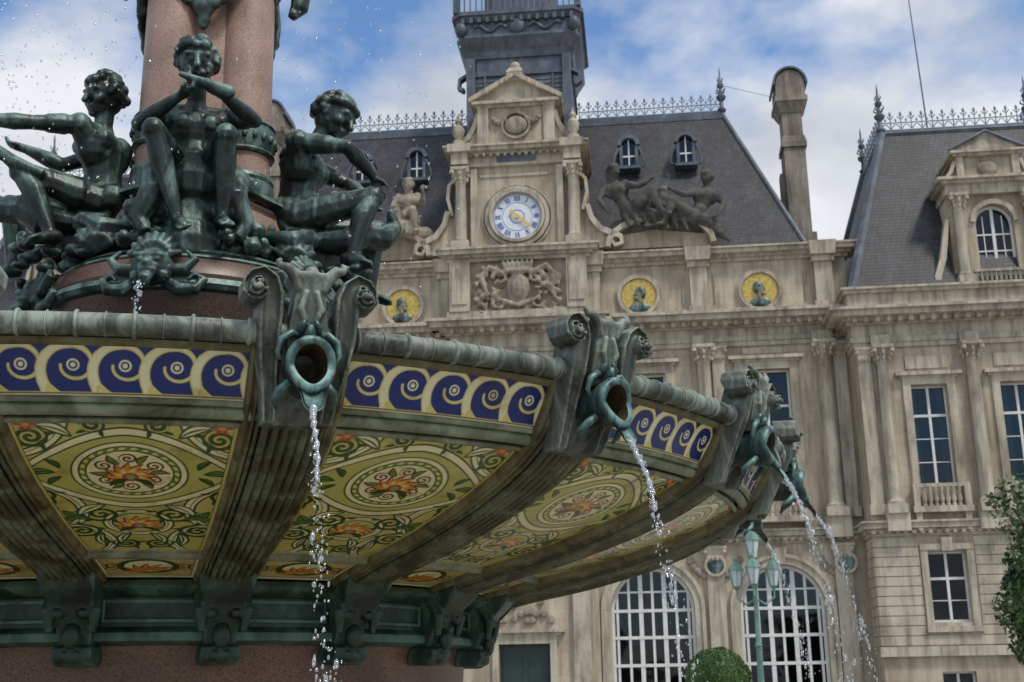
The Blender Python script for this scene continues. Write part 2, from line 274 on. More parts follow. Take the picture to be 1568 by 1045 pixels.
# ------------------------------------------------------------------ figure sculptor
def figure(g,J,k0=1.0,curly=True,gf=1.28,hf=1.12):
    J={a:Vector(b) for a,b in J.items()}
    k=k0*gf; kh=k0*1.12
    P,C,Nk,Hd=J['pelvis'],J['chest'],J['neck'],J['head']
    face=J['face'].normalized()
    up=(Hd-Nk).normalized(); up=(up-face*up.dot(face)).normalized(); side=face.cross(up).normalized()
    sh=(J['sR']-J['sL']).normalized(); hp=(J['hR']-J['hL']).normalized()
    fw=sh.cross((Nk-P).normalized()); 
    if fw.dot(face)<0: fw=-fw
    mid=P.lerp(C,.5)
    g.cap(P+hp*.05*k,P-hp*.05*k,.105*k); g.cap(P,mid,.105*k,.088*k); g.cap(mid,C,.088*k,.11*k)
    g.ball(mid-(C-P)*.12+fw*.03*k,.088*k)
    g.cap(C+sh*.06*k,C-sh*.06*k,.10*k); g.cap(J['sL'],J['sR'],.05*k); g.cap(C,Nk,.08*k,.045*k)
    for q in(-1,1):
        g.ball(C+sh*.065*k*q+fw*.058*k+(Nk-C)*.12,(.062*k,.055*k,.055*k)); g.ball(C+sh*.07*k*q-fw*.05*k+(Nk-C)*.2,.065*k)
        g.ball(P+hp*.065*k*q-fw*.05*k,.085*k)
    g.cap(C+sh*.06*k,J['sR'],.085*k,.055*k); g.cap(C-sh*.06*k,J['sL'],.085*k,.055*k)
    g.cap(Nk,Hd-up*.03*k,.047*k,.05*k)
    for S in 'LR':
        s,e,w=J['s'+S],J['e'+S],J['w'+S]
        g.ball(s,.062*k); g.cap(s,e,.05*k,.036*k); g.cap(s.lerp(e,.35),s.lerp(e,.6),.052*k,.048*k); g.cap(e,e.lerp(w,.35),.036*k,.042*k); g.cap(e.lerp(w,.35),w,.042*k,.024*k)
        f=J['f'+S].normalized(); sd=f.cross(Vector((0,0,1)))
        if sd.length<.1: sd=f.cross(Vector((0,1,0)))
        sd.normalize(); nn=f.cross(sd).normalized()
        pm_=w+f*.055*kh
        g.cap(w,pm_,.028*kh,.026*kh); g.cap(pm_+sd*.022*kh,pm_-sd*.022*kh,.019*kh)
        for i,(o,l) in enumerate([(-.033,.055),(-.011,.07),(.011,.066),(.032,.05)]):
            b=pm_+sd*o*kh+f*.012*kh; m1=b+f*l*.5*kh; m2=m1+(f*.5-nn*.6).normalized()*l*.55*kh
            g.cap(b,m1,.0125*kh,.011*kh,8); g.cap(m1,m2,.011*kh,.009*kh,8)
        b=w+f*.02*kh+sd*.028*kh; m1=b+(f*.5+sd*.6-nn*.3).normalized()*.04*kh; g.cap(b,m1,.014*kh,.012*kh,8); g.cap(m1,m1+(f*.8-nn*.4).normalized()*.032*kh,.012*kh,.01*kh,8)
        h,kn,a,t=J['h'+S],J['k'+S],J['a'+S],J['t'+S]
        g.cap(h,kn,.088*k,.053*k); g.cap(h.lerp(kn,.25),h.lerp(kn,.6),.088*k,.072*k); g.ball(kn,.056*k)
        back=((a-kn).cross(hp)); back=back.normalized() if back.length>1e-5 else Vector((0,1,0))
        if back.dot(h-kn)<0: back=-back
        g.cap(kn,kn.lerp(a,.35)+back*.015*k,.048*k,.055*k); g.cap(kn.lerp(a,.35)+back*.015*k,a,.055*k,.029*k)
        heel=a-(t-a).normalized()*.02*k+(a-kn).normalized()*.02*k; g.ball(heel,.034*k); g.cap(heel,t,.032*k,.024*k); g.cap(a,t,.03*k,.022*k)
        fd=(t-a).normalized(); ts=fd.cross((a-kn).normalized()).normalized()
        for i in range(5): 
            q=t+ts*(i-2)*.014*k; g.cap(q-fd*.02*k,q+fd*(.026-.003*i)*k,.0105*k,.009*k,8)
    R=Matrix((side,face,up)).transposed()
    hs=hf*k0*1.08
    g.ball(Hd,(.084*hs,.10*hs,.11*hs),16,R)
    def hp_(x,y,z): return Hd+(side*x+face*y+up*z)*hs
    g.ball(hp_(0,.045,-.055),(.058*hs,.055*hs,.055*hs),12,R)
    g.ball(hp_(0,.088,-.095),.022*hs)
    g.cap(hp_(0,.095,.018),hp_(0,.124,-.028),.011*hs,.017*hs,8)
    g.cap(hp_(-.048,.084,.03),hp_(.048,.084,.03),.014*hs,None,8)
    g.ball(hp_(.048,.068,-.028),.028*hs);g.ball(hp_(-.048,.068,-.028),.028*hs)
    g.ball(hp_(.031,.086,.004),.0145*hs,8);g.ball(hp_(-.031,.086,.004),.0145*hs,8)
    g.cap(hp_(-.02,.101,-.058),hp_(.02,.101,-.058),.009*hs,None,8); g.cap(hp_(-.015,.098,-.075),hp_(.015,.098,-.075),.009*hs,None,8)
    for q in (-1,1): g.ball(hp_(q*.086,-.005,-.01),(.012*hs,.02*hs,.03*hs),8,R)
    if curly:
        rnd=random.Random(3)
        for i in range(120):
            z=rnd.uniform(-.35,1); a=rnd.uniform(0,2*PI); rr=math.sqrt(1-z*z)
            d=(rr*math.cos(a),rr*math.sin(a),z)
            if d[1]>.35 and z<.55: continue
            if z<0 and d[1]>-.1: continue
            g.ball(hp_(d[0]*.094,d[1]*.108,d[2]*.118),rnd.uniform(.018,.029)*hs,8)
# ------------------------------------------------------------------ CAMERA
th=math.radians(15.7); ro=math.radians(-.9)
R0=Vector((1,0,0));U0=Vector((0,-math.sin(th),math.cos(th)));F=Vector((0,math.cos(th),math.sin(th)))
Rv=R0*math.cos(ro)+U0*math.sin(ro);Uv=-R0*math.sin(ro)+U0*math.cos(ro)
cd=bpy.data.cameras.new('camera'); cam=bpy.data.objects.new('camera',cd); sc.collection.objects.link(cam)
mat=Matrix((Rv,Uv,-F)).transposed().to_4x4(); mat.translation=(0,0,1.6); cam.matrix_world=mat
cd.lens=1900/1568*36; cd.clip_end=3000; cd.clip_start=.1; sc.camera=cam
cd.dof.use_dof=True; cd.dof.focus_distance=5.3; cd.dof.aperture_fstop=8
# ------------------------------------------------------------------ WORLD
w=bpy.data.worlds.new('World'); sc.world=w; w.use_nodes=True; nt=w.node_tree; L=nt.links
bg=nt.nodes['Background']; bg.inputs[1].default_value=.1
sky=N(nt,'ShaderNodeTexSky'); sky.sky_type='NISHITA'; sky.sun_disc=False; sky.sun_elevation=math.radians(55); sky.sun_rotation=math.radians(140)
tc=N(nt,'ShaderNodeTexCoord'); mp=N(nt,'ShaderNodeMapping'); mp.inputs['Location'].default_value=(3.1,.4,.2); mp.inputs['Scale'].default_value=(1,1,1.6); L.new(tc.outputs['Generated'],mp.inputs[0])
n=N(nt,'ShaderNodeTexNoise'); n.inputs['Scale'].default_value=2.6; n.inputs['Detail'].default_value=6; n.inputs['Roughness'].default_value=.54; L.new(mp.outputs[0],n.inputs['Vector'])
r=ramp(nt,[(.40,(0,0,0)),(.52,(1,1,1))]); L.new(n.outputs['Fac'],r.inputs[0])
n2=N(nt,'ShaderNodeTexNoise'); n2.inputs['Scale'].default_value=5; n2.inputs['Detail'].default_value=5; L.new(mp.outputs[0],n2.inputs['Vector'])
r2=ramp(nt,[(.35,(5.3,5.7,6.4)),(.62,(8.6,8.8,9.2))]); L.new(n2.outputs['Fac'],r2.inputs[0])
sb=N(nt,'ShaderNodeMix',data_type='RGBA',blend_type='MULTIPLY'); sb.inputs[0].default_value=1; sb.inputs[7].default_value=(1.25,1.6,1.9,1); L.new(sky.outputs[0],sb.inputs[6])
mx=N(nt,'ShaderNodeMix',data_type='RGBA'); L.new(r.outputs[0],mx.inputs[0]); L.new(sb.outputs[2],mx.inputs[6]); L.new(r2.outputs[0],mx.inputs[7]); L.new(mx.outputs[2],bg.inputs[0])
sd=bpy.data.lights.new('sun','SUN'); sd.energy=2.0; sd.angle=math.radians(10); sd.color=(1,.95,.87); so=bpy.data.objects.new('sun',sd); sc.collection.objects.link(so)
el=math.radians(55);az_=math.radians(140); dirv=Vector((math.cos(el)*math.sin(az_),math.cos(el)*math.cos(az_),math.sin(el)))
so.rotation_euler=dirv.to_track_quat('Z','Y').to_euler()
sc.view_settings.view_transform='Standard'
# ------------------------------------------------------------------ GROUND
g=G(); g.add([(-1500,-1500,0),(1500,-1500,0),(1500,1500,0),(-1500,1500,0)],[(0,1,2,3)]); g.obj('ground','ground')
# ================================================================== TOWN HALL
TH=empty('town_hall',(0,50,0),-math.radians(5.8))
W_=G();T_=G();FR=G();GL=G();DK=G();CU=G();Z_=G();SL=G();CV=G();CR=G()
CX=.36
def wall(g,u0,u1,z0,z1,y,ops,depth=.4):
    us=sorted({u0,u1}|{o[0] for o in ops}|{o[1] for o in ops}); zs=sorted({z0,z1}|{o[2] for o in ops}|{o[3] for o in ops})
    for i in range(len(us)-1):
        for j in range(len(zs)-1):
            a,b,c,d=us[i],us[i+1],zs[j],zs[j+1]; mu,mz=(a+b)/2,(c+d)/2
            if any(o[0]<mu<o[1] and o[2]<mz<o[3] for o in ops): continue
            g.add([(a,y,c),(b,y,c),(b,y,d),(a,y,d)],[(0,1,2,3)])
    for o in ops:
        a,b,c,d=o[:4]; Y=y+depth
        if len(o)>4:
            r_=(b-a)/2; cx=(a+b)/2; zc=d-r_; n=16
            arc=[(cx+r_*math.cos(t),zc+r_*math.sin(t)) for t in [PI*i/n for i in range(n+1)]]
            h=n//2
            for k in range(h): g.add([(arc[k][0],y,arc[k][1]),(arc[k+1][0],y,arc[k+1][1]),(b,y,d)],[(0,1,2)])
            for k in range(h,n): g.add([(arc[k][0],y,arc[k][1]),(arc[k+1][0],y,arc[k+1][1]),(a,y,d)],[(0,1,2)])
            for k in range(n): g.add([(arc[k][0],y,arc[k][1]),(arc[k+1][0],y,arc[k+1][1]),(arc[k+1][0],Y,arc[k+1][1]),(arc[k][0],Y,arc[k][1])],[(0,1,2,3)])
            zt=zc
        else:
            zt=d; g.add([(a,y,d),(b,y,d),(b,Y,d),(a,Y,d)],[(0,1,2,3)])
        g.add([(a,y,c),(a,y,zt),(a,Y,zt),(a,Y,c)],[(0,1,2,3)]); g.add([(b,y,c),(b,y,zt),(b,Y,zt),(b,Y,c)],[(0,1,2,3)]); g.add([(a,y,c),(b,y,c),(b,Y,c),(a,Y,c)],[(0,1,2,3)])
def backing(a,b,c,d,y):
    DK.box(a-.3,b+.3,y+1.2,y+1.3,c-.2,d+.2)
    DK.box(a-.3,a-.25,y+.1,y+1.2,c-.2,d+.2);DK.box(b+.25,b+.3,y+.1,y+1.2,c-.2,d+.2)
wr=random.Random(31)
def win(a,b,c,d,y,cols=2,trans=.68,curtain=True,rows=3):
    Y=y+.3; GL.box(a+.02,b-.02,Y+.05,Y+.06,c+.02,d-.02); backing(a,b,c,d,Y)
    t=.07
    FR.box(a,a+t,Y,Y+.09,c,d);FR.box(b-t,b,Y,Y+.09,c,d);FR.box(a+t,b-t,Y,Y+.09,c,c+t*1.5);FR.box(a+t,b-t,Y,Y+.09,d-t,d)
    for i in range(1,cols): x=a+(b-a)*i/cols; FR.box(x-.05,x+.05,Y-.01,Y+.1,c+.08,d-.06)
    zt=c+(d-c)*trans; FR.box(a+t,b-t,Y-.015,Y+.095,zt-.05,zt+.05)
    for k in range(1,rows):
        z=c+(zt-c)*k/rows; FR.box(a+t,b-t,Y+.01,Y+.08,z-.018,z+.018)
    if curtain:
        w_=(b-a); q1,q2=wr.uniform(.2,.42),wr.uniform(.2,.42)
        for (p,q) in ((a+.05,a+w_*q1),(b-w_*q2,b-.05)):
            m=10; zz=[c+.05,d-.05]; vs=[];
            for i in range(m+1): 
                x=p+(q-p)*i/m; vs+=[(x,Y+.22+.04*math.sin(i*2.2),zz[0]),(x,Y+.22+.04*math.sin(i*2.2),zz[1])]
            CU.add(vs,[(2*i,2*i+2,2*i+3,2*i+1) for i in range(m)])
def archwin(cx,hw,z0,z1,y):
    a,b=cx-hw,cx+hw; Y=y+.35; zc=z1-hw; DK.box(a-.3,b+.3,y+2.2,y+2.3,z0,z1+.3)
    GL.box(a+.02,b-.02,Y+.08,Y+.09,z0,z1)
    def top(x): return zc+math.sqrt(max(0,hw*hw-(x-cx)**2))
    for i in range(-3,4):
        x=cx+i*hw/3.5; t=.085 if i in(-1,1) else .05
        FR.box(x-t,x+t,Y,Y+.12,z0,top(x)+.01)
    n=20
    FR.ribbon([(cx+(hw-.06)*math.cos(PI*i/n),zc+(hw-.06)*math.sin(PI*i/n)) for i in range(n+1)],.12,Y-.01,Y+.13)
    for s in(-1,1): FR.box(*(sorted((cx+s*hw,cx+s*(hw-.12)))),Y-.01,Y+.13,z0,zc)
    for z in (zc-.02,zc-1.05,zc-2.1,zc-3.1):
        FR.box(a,b,Y-.02,Y+.1,z-.06,z+.06)
    for z in (zc+.7,):
        x=math.sqrt(hw*hw-.49); FR.box(cx-x,cx+x,Y-.005,Y+.1,z-.035,z+.035)
    for rr,t,p in((hw+.14,.26,.10),(hw+.33,.14,.18)):
        T_.ribbon([(cx+rr*math.cos(PI*i/n),zc+rr*math.sin(PI*i/n)) for i in range(n+1)],t,y-p,y+.02)
        for s in(-1,1):
            q=sorted((cx+s*(rr-t/2),cx+s*(rr+t/2))); T_.box(q[0],q[1],y-p*.96,y+.02,z0,zc)
    T_.ext([(cx-.16,zc+hw-.02),(cx+.16,zc+hw-.02),(cx+.26,zc+hw+.62),(cx-.26,zc+hw+.62)],y-.32,y)
def column(x,y,z0,z1,r_=.27,g=None,eng=True):
    g=g or T_
    g.box(x-r_*1.5,x+r_*1.5,y-r_*1.5,y+r_*1.2,z0,z0+.35)
    g.lathe([(r_*1.3,.35),(r_*1.35,.45),(r_*1.1,.5),(r_,.6),(r_*1.0,(z1-z0)*.4),(r_*.86,z1-z0-.75),(r_*1.0,z1-z0-.7),(r_*.9,z1-z0-.66),(r_*.95,z1-z0-.5),(r_*1.3,z1-z0-.2),(r_*1.55,z1-z0-.12)],16,(x,y,z0))
    g.box(x-r_*1.55,x+r_*1.55,y-r_*1.55,y+r_*1.2,z1-.13,z1)
    for i in range(8):
        t=2*PI*i/8; 
        for zz,rr in((.52,1.12),(.32,1.35)): g.ball((x+math.sin(t)*r_*rr,y-math.cos(t)*r_*rr,z1-zz),(r_*.28,r_*.28,.12),6)
    for s in(-1,1): g.lathe([(0,-.07),(r_*.42,-.07),(r_*.42,.07),(0,.07)],10,(x+s*r_*1.35,y-r_*1.4,z1-.24))
def pil(x,y,z0,z1,hw=.3,p=.14):
    T_.box(x-hw,x+hw,y-p,y+.05,z0+.4,z1-.6); T_.box(x-hw*1.25,x+hw*1.25,y-p-.08,y+.05,z0,z0+.4)
    T_.frus(x-hw,x+hw,y-p,y+.05,z1-.6,x-hw*1.3,x+hw*1.3,y-p-.14,y+.05,z1-.12); T_.box(x-hw*1.4,x+hw*1.4,y-p-.18,y+.05,z1-.12,z1)
    for i in range(4):
        T_.ball((x-hw+hw*2*(i+.5)/4,y-p-.06,z1-.45),(.09,.07,.13),6); 
    for s in(-1,1): T_.ball((x+s*hw*1.1,y-p-.12,z1-.22),(.1,.09,.1),8)
def cornice(u0,u1,y,z,steps,ends=(1,1),depth=.8,dent=None,g=None):
    g=g or T_
    zz=z
    for dz,p in steps:
        g.box(u0-p*ends[0],u1+p*ends[1],y-p,y+depth,zz,zz+dz); zz+=dz
    if dent:
        sp,wd,hh,pp,dz0=dent; n_=int((u1-u0)/sp)
        for i in range(n_+1):
            x=u0+(u1-u0)*(i+.0)/max(1,n_); g.box(x-wd/2,x+wd/2,y-pp,y,z+dz0,z+dz0+hh)
    return zz
def baluster(g,x,y,z,h):
    r_=h*.12; g.lathe([(r_,0),(r_,h*.1),(r_*.5,h*.15),(r_*1.15,h*.4),(r_*.5,h*.75),(r_*.9,h*.85),(r_*.9,h)],8,(x,y,z))
def balcony(a,b,y,z,h=.75,p=.55):
    T_.box(a-.25,b+.25,y-p,y,z-.22,z); T_.box(a-.2,b+.2,y-p+.04,y-p+.2,z+h,z+h+.14); T_.box(a-.2,a+.02,y-p+.02,y,z,z+h);T_.box(b-.02,b+.2,y-p+.02,y,z,z+h)
    k=int((b-a)/.24)
    for i in range(k): baluster(T_,a+.1+(b-a-.2)*(i+.5)/k,y-p+.12,z,h)
    for s in(a-.05,b+.05): T_.ribbon([(s,z-.22),(s,z-.9)],[.24,.14],y-p*.8,y)
# --- main wing
mainw=[CX-10,CX-5,CX+5,CX+10]
ops=[(c-.92,c+.92,8.7,14.0) for c in mainw]+[(c-1.62,c+1.62,.2,6.15,1) for c in mainw]
wall(W_,-13.2,13.9,0,16.0,0,ops)
for c in mainw:
    win(c-.92,c+.92,8.7,14.0,0,2,.72,curtain=False); archwin(c,1.62,.2,6.15,0)
    for s in(-1,1): x=c+s*1.1; T_.box(x-.17,x+.17,-.12,.02,8.7,14.0)
    T_.box(c-1.27,c+1.27,-.13,.02,14.0,14.3); cornice(c-1.3,c+1.3,-.12,14.3,[(.1,.06),(.14,.2)],depth=.15)
    balcony(c-1.1,c+1.1,0,7.95,.75,.7)
    T_.box(c-.9,c+.9,-.05,.02,14.65,14.9)
    for s in(-1,1):
        for i in range(5): CV.ball((c+s*(1.55+.12*i),-.05,6.35-.22*i+.02*i*i),(.16,.08,.14),8)
for x in (CX-12.5,CX-7.6,CX-3.05,CX+3.05,CX+7.5,CX+12.3):
    column(x,-.28,7.9,15.0,.29); T_.box(x-.5,x+.5,-.55,0,7.1,7.9)
    T_.box(x-.42,x+.42,-.35,0,15.0,15.45)
for x in (CX-7.0,CX+8.1,CX+12.95,CX-13.1): pil(x,0,7.9,15.0,.25,.14)
for x in (CX-12.6,CX-7.5,CX-2.6,CX+2.6,CX+7.5,CX+12.4): pil(x,0,.9,6.9,.33,.16); T_.box(x-.5,x+.5,-.3,0,0,.9)
cornice(-13.2,13.9,0,6.95,[(.15,.08),(.12,.2),(.2,.34),(.08,.42)],dent=(.3,.14,.14,.27,.08))
cornice(-13.2,13.9,0,15.0,[(.2,.1),(.2,.16),(.35,.1),(.12,.3),(.12,.5),(.22,.85),(.12,1.0)],dent=(.42,.18,.2,.62,.78),depth=1.2)
# attic
wall(W_,-13.2,13.9,16.3,18.75,.1,[])
cornice(-13.2,13.9,.1,18.7,[(.15,.12),(.12,.25),(.18,.5),(.08,.6)],depth=1)
T_.box(-13.2,13.9,-.08,.2,16.33,16.65)
for x in (CX-12.5,CX-7.5,CX-3.05,CX+3.05,CX+7.5,CX+12.6):
    T_.box(x-.36,x+.36,-.2,.15,16.33,18.7); T_.box(x-.45,x+.45,-.3,.15,16.33,16.75); T_.box(x-.45,x+.45,-.32,.15,18.45,18.69)
    T_.frus(x-.5,x+.5,-.5,.15,18.7,x-.55,x+.55,-.62,.15,19.25)
GD=G();RL=G();BU=G()
def disc(g,c,y,z,r_,t=.05,n=32): 
    g.ext([(c+r_*math.cos(2*PI*i/n),z+r_*math.sin(2*PI*i/n)) for i in range(n)],y-t,y)
def ring(g,c,y,z,r_,t,p,n=36): g.ribbon([(c+r_*math.cos(2*PI*i/n),z+r_*math.sin(2*PI*i/n)) for i in range(n+1)],t,y-p,y)
def bust(c,y,z,s,fl=1):
    H_=BU; F_=RL
    F_.ball((c,y-.06,z+.12*s),(.17*s,.1*s,.24*s)); F_.ball((c+fl*.17*s,y-.07,z+.08*s),(.05*s,.05*s,.07*s)); F_.ball((c+fl*.08*s,y-.07,z-.08*s),(.10*s,.07*s,.09*s)); F_.cap((c-fl*.03*s,y-.05,z),(c-fl*.05*s,y-.04,z-.25*s),.09*s)
    H_.ball((c-fl*.07*s,y-.08,z+.24*s),(.21*s,.1*s,.17*s)); H_.ball((c-fl*.16*s,y-.07,z+.1*s),(.13*s,.1*s,.2*s)); H_.ball((c-fl*.02*s,y-.06,z-.5*s),(.44*s,.08*s,.24*s)); F_.ball((c+fl*.1*s,y-.1,z-.4*s),(.09*s,.05*s,.12*s))
    H_.ball((c+fl*.13*s,y-.09,z-.14*s),(.08*s,.05*s,.06*s)); H_.ball((c+fl*.13*s,y-.12,z+.16*s),(.03*s,.03*s,.02*s))
for i,c in enumerate(mainw):
    disc(GD,c,.06,17.4,.72); ring(T_,c,.1,17.4,.82,.16,.16); ring(T_,c,.1,17.4,.95,.07,.09); bust(c,.02,17.35,1.0,1 if i%2 else -1)
    for s in(-1,1): T_.box(c+s*1.85-.03,c+s*1.85+.03,.02,.12,16.9,18.2)
for c in (CX+7.5,CX-7.5,CX+12.5): 
    disc(BU,c,-.17,6.15,.3,.03); ring(T_,c,-.16,6.15,.38,.1,.1)
# main roof
zr=27.5; yr=4.3
rv=[(-11.8,.25,19.2),(12.5,.25,19.2),(12.5,12,19.2),(-11.8,12,19.2),(-9.0,yr,zr),(9.65,yr,zr),(9.65,8,zr),(-9.0,8,zr)]
SL.add(rv,[(0,1,5,4),(1,2,6,5),(2,3,7,6),(3,0,4,7),(4,5,6,7)])
for a,b in((0,4),(1,5),(2,6)): Z_.tube([rv[a],rv[b]],.11,8)
Z_.box(-9.1,9.75,yr-.1,yr+.1,zr-.12,zr+.12); Z_.box(-9.1,9.75,yr-.18,yr+.18,zr-.3,zr-.13)
def crest(u0,u1,y,z,sp=.43,h=.95,ax='x',g=None):
    g=g or CR; n_=max(1,int(abs(u1-u0)/sp))
    def P(u,dz): return (u,y,z+dz) if ax=='x' else (y,u,z+dz)
    g.tube([P(u0,.06),P(u1,.06)],.05,5); g.tube([P(u0,.42),P(u1,.42)],.03,5)
    for i in range(n_+1):
        u=u0+(u1-u0)*i/n_
        g.tube([P(u,0),P(u,h)],[.035,.02],5); g.ball(P(u,h*.88),(.065,.065,.12),6)
        g.tube([P(u-.13,h*.78),P(u-.05,h*.66),P(u,h*.62),P(u+.05,h*.66),P(u+.13,h*.78)],.026,4)
        if i<n_:
            um=u+(u1-u0)/n_/2; g.tube([P(u,.1),P(um-.06,.34),P(um+.06,.34),P(u+(u1-u0)/n_,.1)],.024,4); g.ball(P(um,.55),(.05,.05,.08),5)
def finial(x,y,z,h=2.2,g=None):
    g=g or Z_
    k=h/2.2
    g.lathe([(.16*k,0),(.2*k,.1*k),(.1*k,.2*k),(.08*k,.5*k),(.2*k,.62*k),(.22*k,.72*k),(.08*k,.85*k),(.06*k,1.1*k),(.14*k,1.2*k),(.15*k,1.3*k),(.05*k,1.42*k),(.035*k,1.9*k),(.0,2.2*k)],10,(x,y,z))
    for i in range(4):
        t=PI/4+PI/2*i; dx,dy=math.cos(t),math.sin(t)
        g.tube([(x+dx*.05*k,y+dy*.05*k,z+.85*k),(x+dx*.24*k,y+dy*.24*k,z+1.0*k),(x+dx*.2*k,y+dy*.2*k,z+1.15*k)],[.03*k,.035*k,.01*k],5)
        g.tube([(x+dx*.04*k,y+dy*.04*k,z+1.4*k),(x+dx*.15*k,y+dy*.15*k,z+1.5*k),(x+dx*.12*k,y+dy*.12*k,z+1.62*k)],[.02*k,.025*k,.01*k],5)
crest(-9.0,CX-2.6,yr,zr+.1); crest(CX+2.6,9.6,yr,zr+.1)
finial(-9.0,yr,zr+.1,2.4); finial(9.65,yr,zr+.1,2.4)
def lucarne(c,z):
    y=.25+(z-19.2)/(zr-19.2)*(yr-.25)-.55
    Z_.box(c-.42,c-.28,y,y+1.2,z,z+1.0);Z_.box(c+.28,c+.42,y,y+1.2,z,z+1.0); Z_.box(c-.5,c+.5,y-.08,y+1.2,z-.14,z)
    n_=12; Z_.ribbon([(c+.42*math.cos(PI*i/n_),z+1.0+.42*math.sin(PI*i/n_)) for i in range(n_+1)],.18,y-.1,y+1.6)
    for s in(-1,1): Z_.ribbon([(c+s*.45,z+.9),(c+s*.62,z+.5),(c+s*.7,z+.1),(c+s*.6,z-.05)],.09,y-.04,y+.1)
    FR.box(c-.28,c+.28,y+.1,y+.14,z+.46,z+.54);FR.box(c-.03,c+.03,y+.09,y+.15,z,z+1.3)
    GL.box(c-.3,c+.3,y+.16,y+.17,z,z+1.32); DK.box(c-.3,c+.3,y+.2,y+.25,z,z+1.3); Z_.tube([(c,y,z+1.4),(c,y,z+1.75)],[.05,.02],6)
for c in (CX+4.85,CX+7.4,CX-4.85,CX-7.4): lucarne(c,24.2)
# chimneys
CH=G()
for c in (13.05,CX-12.9):
    CH.box(c-.5,c+.5,5.6,6.9,17,26.2)
    CH.box(c-.58,c+.58,5.5,7.0,26.2,26.45); CH.frus(c-.58,c+.58,5.5,7.0,26.45,c-.5,c+.5,5.6,6.9,26.8); CH.box(c-.46,c+.46,5.65,6.85,26.8,28.0)
    CH.frus(c-.5,c+.5,5.6,6.9,28.0,c-.72,c+.72,5.35,7.15,28.5); CH.box(c-.76,c+.76,5.3,7.2,28.5,28.75); CH.box(c-.68,c+.68,5.4,7.1,28.75,29.4)
    n_=12; CH.ext([(c-.68,29.4)]+[(c+.68*math.cos(PI-PI*i/n_),29.4+.75*math.sin(PI*i/n_)) for i in range(1,n_)]+[(c+.68,29.4)],5.4,7.1)
    Z_.ribbon([(c+.78*math.cos(PI*i/n_),29.4+.86*math.sin(PI*i/n_)) for i in range(n_+1)],.1,5.3,7.2)
    CH.box(c-.72,c-.45,5.9,6.5,17,25.0); CH.box(c+.45,c+.75,5.9,6.5,17,22.0)
# --- central bay
wall(W_,CX-2.75,CX+2.75,0,15.9,-.55,[(CX-1.0,CX+1.0,0,3.3),(CX-.95,CX+.95,8.7,14.0)])
for s in(-1,1): W_.box(CX+s*2.75-.01,CX+s*2.75+.01,-.55,.05,0,15.9)
win(CX-.95,CX+.95,8.7,14.0,-.55,2,.72,False)
DR=G(); DR.box(CX-1.0,CX+1.0,-.25,-.2,0,3.3); 
for s in(-1,1):
    for z in(.3,1.8): DR.box(CX+s*.5-.36,CX+s*.5+.36,-.29,-.25,z,z+1.2)
T_.box(CX-1.25,CX-1.0,-.68,-.5,0,3.3);T_.box(CX+1.0,CX+1.25,-.68,-.5,0,3.3);T_.box(CX-1.25,CX+1.25,-.69,-.5,3.3,3.6); cornice(CX-1.35,CX+1.35,-.6,3.6,[(.12,.1),(.12,.25)],depth=.2)
for i in range(26): CV.ball((CX-1.1+2.2*random.random(),-.6,4.1+1.1*random.random()),(.16,.1,.14),7)
T_.box(CX-1.5,CX+1.5,-.64,-.5,5.6,5.75)
cornice(CX-2.75,CX+2.75,-.55,6.9,[(.2,.1),(.12,.25),(.2,.4),(.1,.5)],dent=(.3,.14,.14,.3,.1)); cornice(CX-2.75,CX+2.75,-.55,15.0,[(.2,.1),(.55,.14),(.12,.32),(.12,.52),(.22,.88),(.12,1.02)],dent=(.42,.18,.2,.64,.78),depth=1.7)
for s in(-1,1): column(CX+s*2.3,-.85,7.9,15.0,.28); T_.box(CX+s*2.3-.45,CX+s*2.3+.45,-1.15,-.5,7.3,7.9); pil(CX+s*2.25,-.55,.9,6.85,.33,.18)
# clock aedicule
T_.box(CX-3.0,CX+3.0,-.75,3,16.34,16.8)
W_.box(CX-2.85,CX+2.85,-.45,3,16.8,19.2)
for s in(-1,1): T_.box(CX+s*2.45-.42,CX+s*2.45+.42,-.8,0,16.8,19.0); T_.box(CX+s*2.45-.32,CX+s*2.45+.32,-.86,0,17.1,18.7)
cornice(CX-2.95,CX+2.95,-.6,19.0,[(.15,.1),(.12,.22),(.18,.42),(.1,.5)],depth=3)
W_.box(CX-2.6,CX+2.6,-.2,3.2,19.5,23.4)
W_.box(CX-1.95,CX+1.95,-.42,0,19.56,23.36)
for s in(-1,1):
    column(CX+s*2.42,-.55,19.56,23.3,.25); T_.box(CX+s*2.42-.38,CX+s*2.42+.38,-.9,-.1,19.55,19.9)
    T_.box(CX+s*1.85-.14,CX+s*1.85+.14,-.56,0,19.7,23.3)
    T_.ribbon([(CX+s*2.7,22.9),(CX+s*2.95,22.6),(CX+s*3.0,22.0),(CX+s*2.8,21.2)],.14,-.5,.2)
    T_.ribbon([(CX+s*3.0,21.4),(CX+s*3.15,20.8),(CX+s*3.5,20.3),(CX+s*4.0,20.05),(CX+s*4.35,19.9),(CX+s*4.4,19.6),(CX+s*4.1,19.5),(CX+s*3.95,19.75)],[.2,.22,.25,.25,.2,.18,.15,.1],-.55,.3)
    W_.ext([(CX+s*2.6,19.5),(CX+s*2.6,21.4),(CX+s*2.95,21.3),(CX+s*3.15,20.7),(CX+s*3.6,20.2),(CX+s*4.2,19.9),(CX+s*4.2,19.5)],-.3,.3)
cornice(CX-2.6,CX+2.6,-.5,23.36,[(.18,.12),(.34,.06),(.1,.22),(.16,.45),(.1,.55)],depth=3.5,dent=(.3,.12,.13,.3,.4))
for s in(-1,1): T_.box(CX+s*2.42-.36,CX+s*2.42+.36,-.98,-.3,23.37,23.9); T_.box(CX+s*2.42-.5,CX+s*2.42+.5,-1.15,-.3,23.9,24.26)
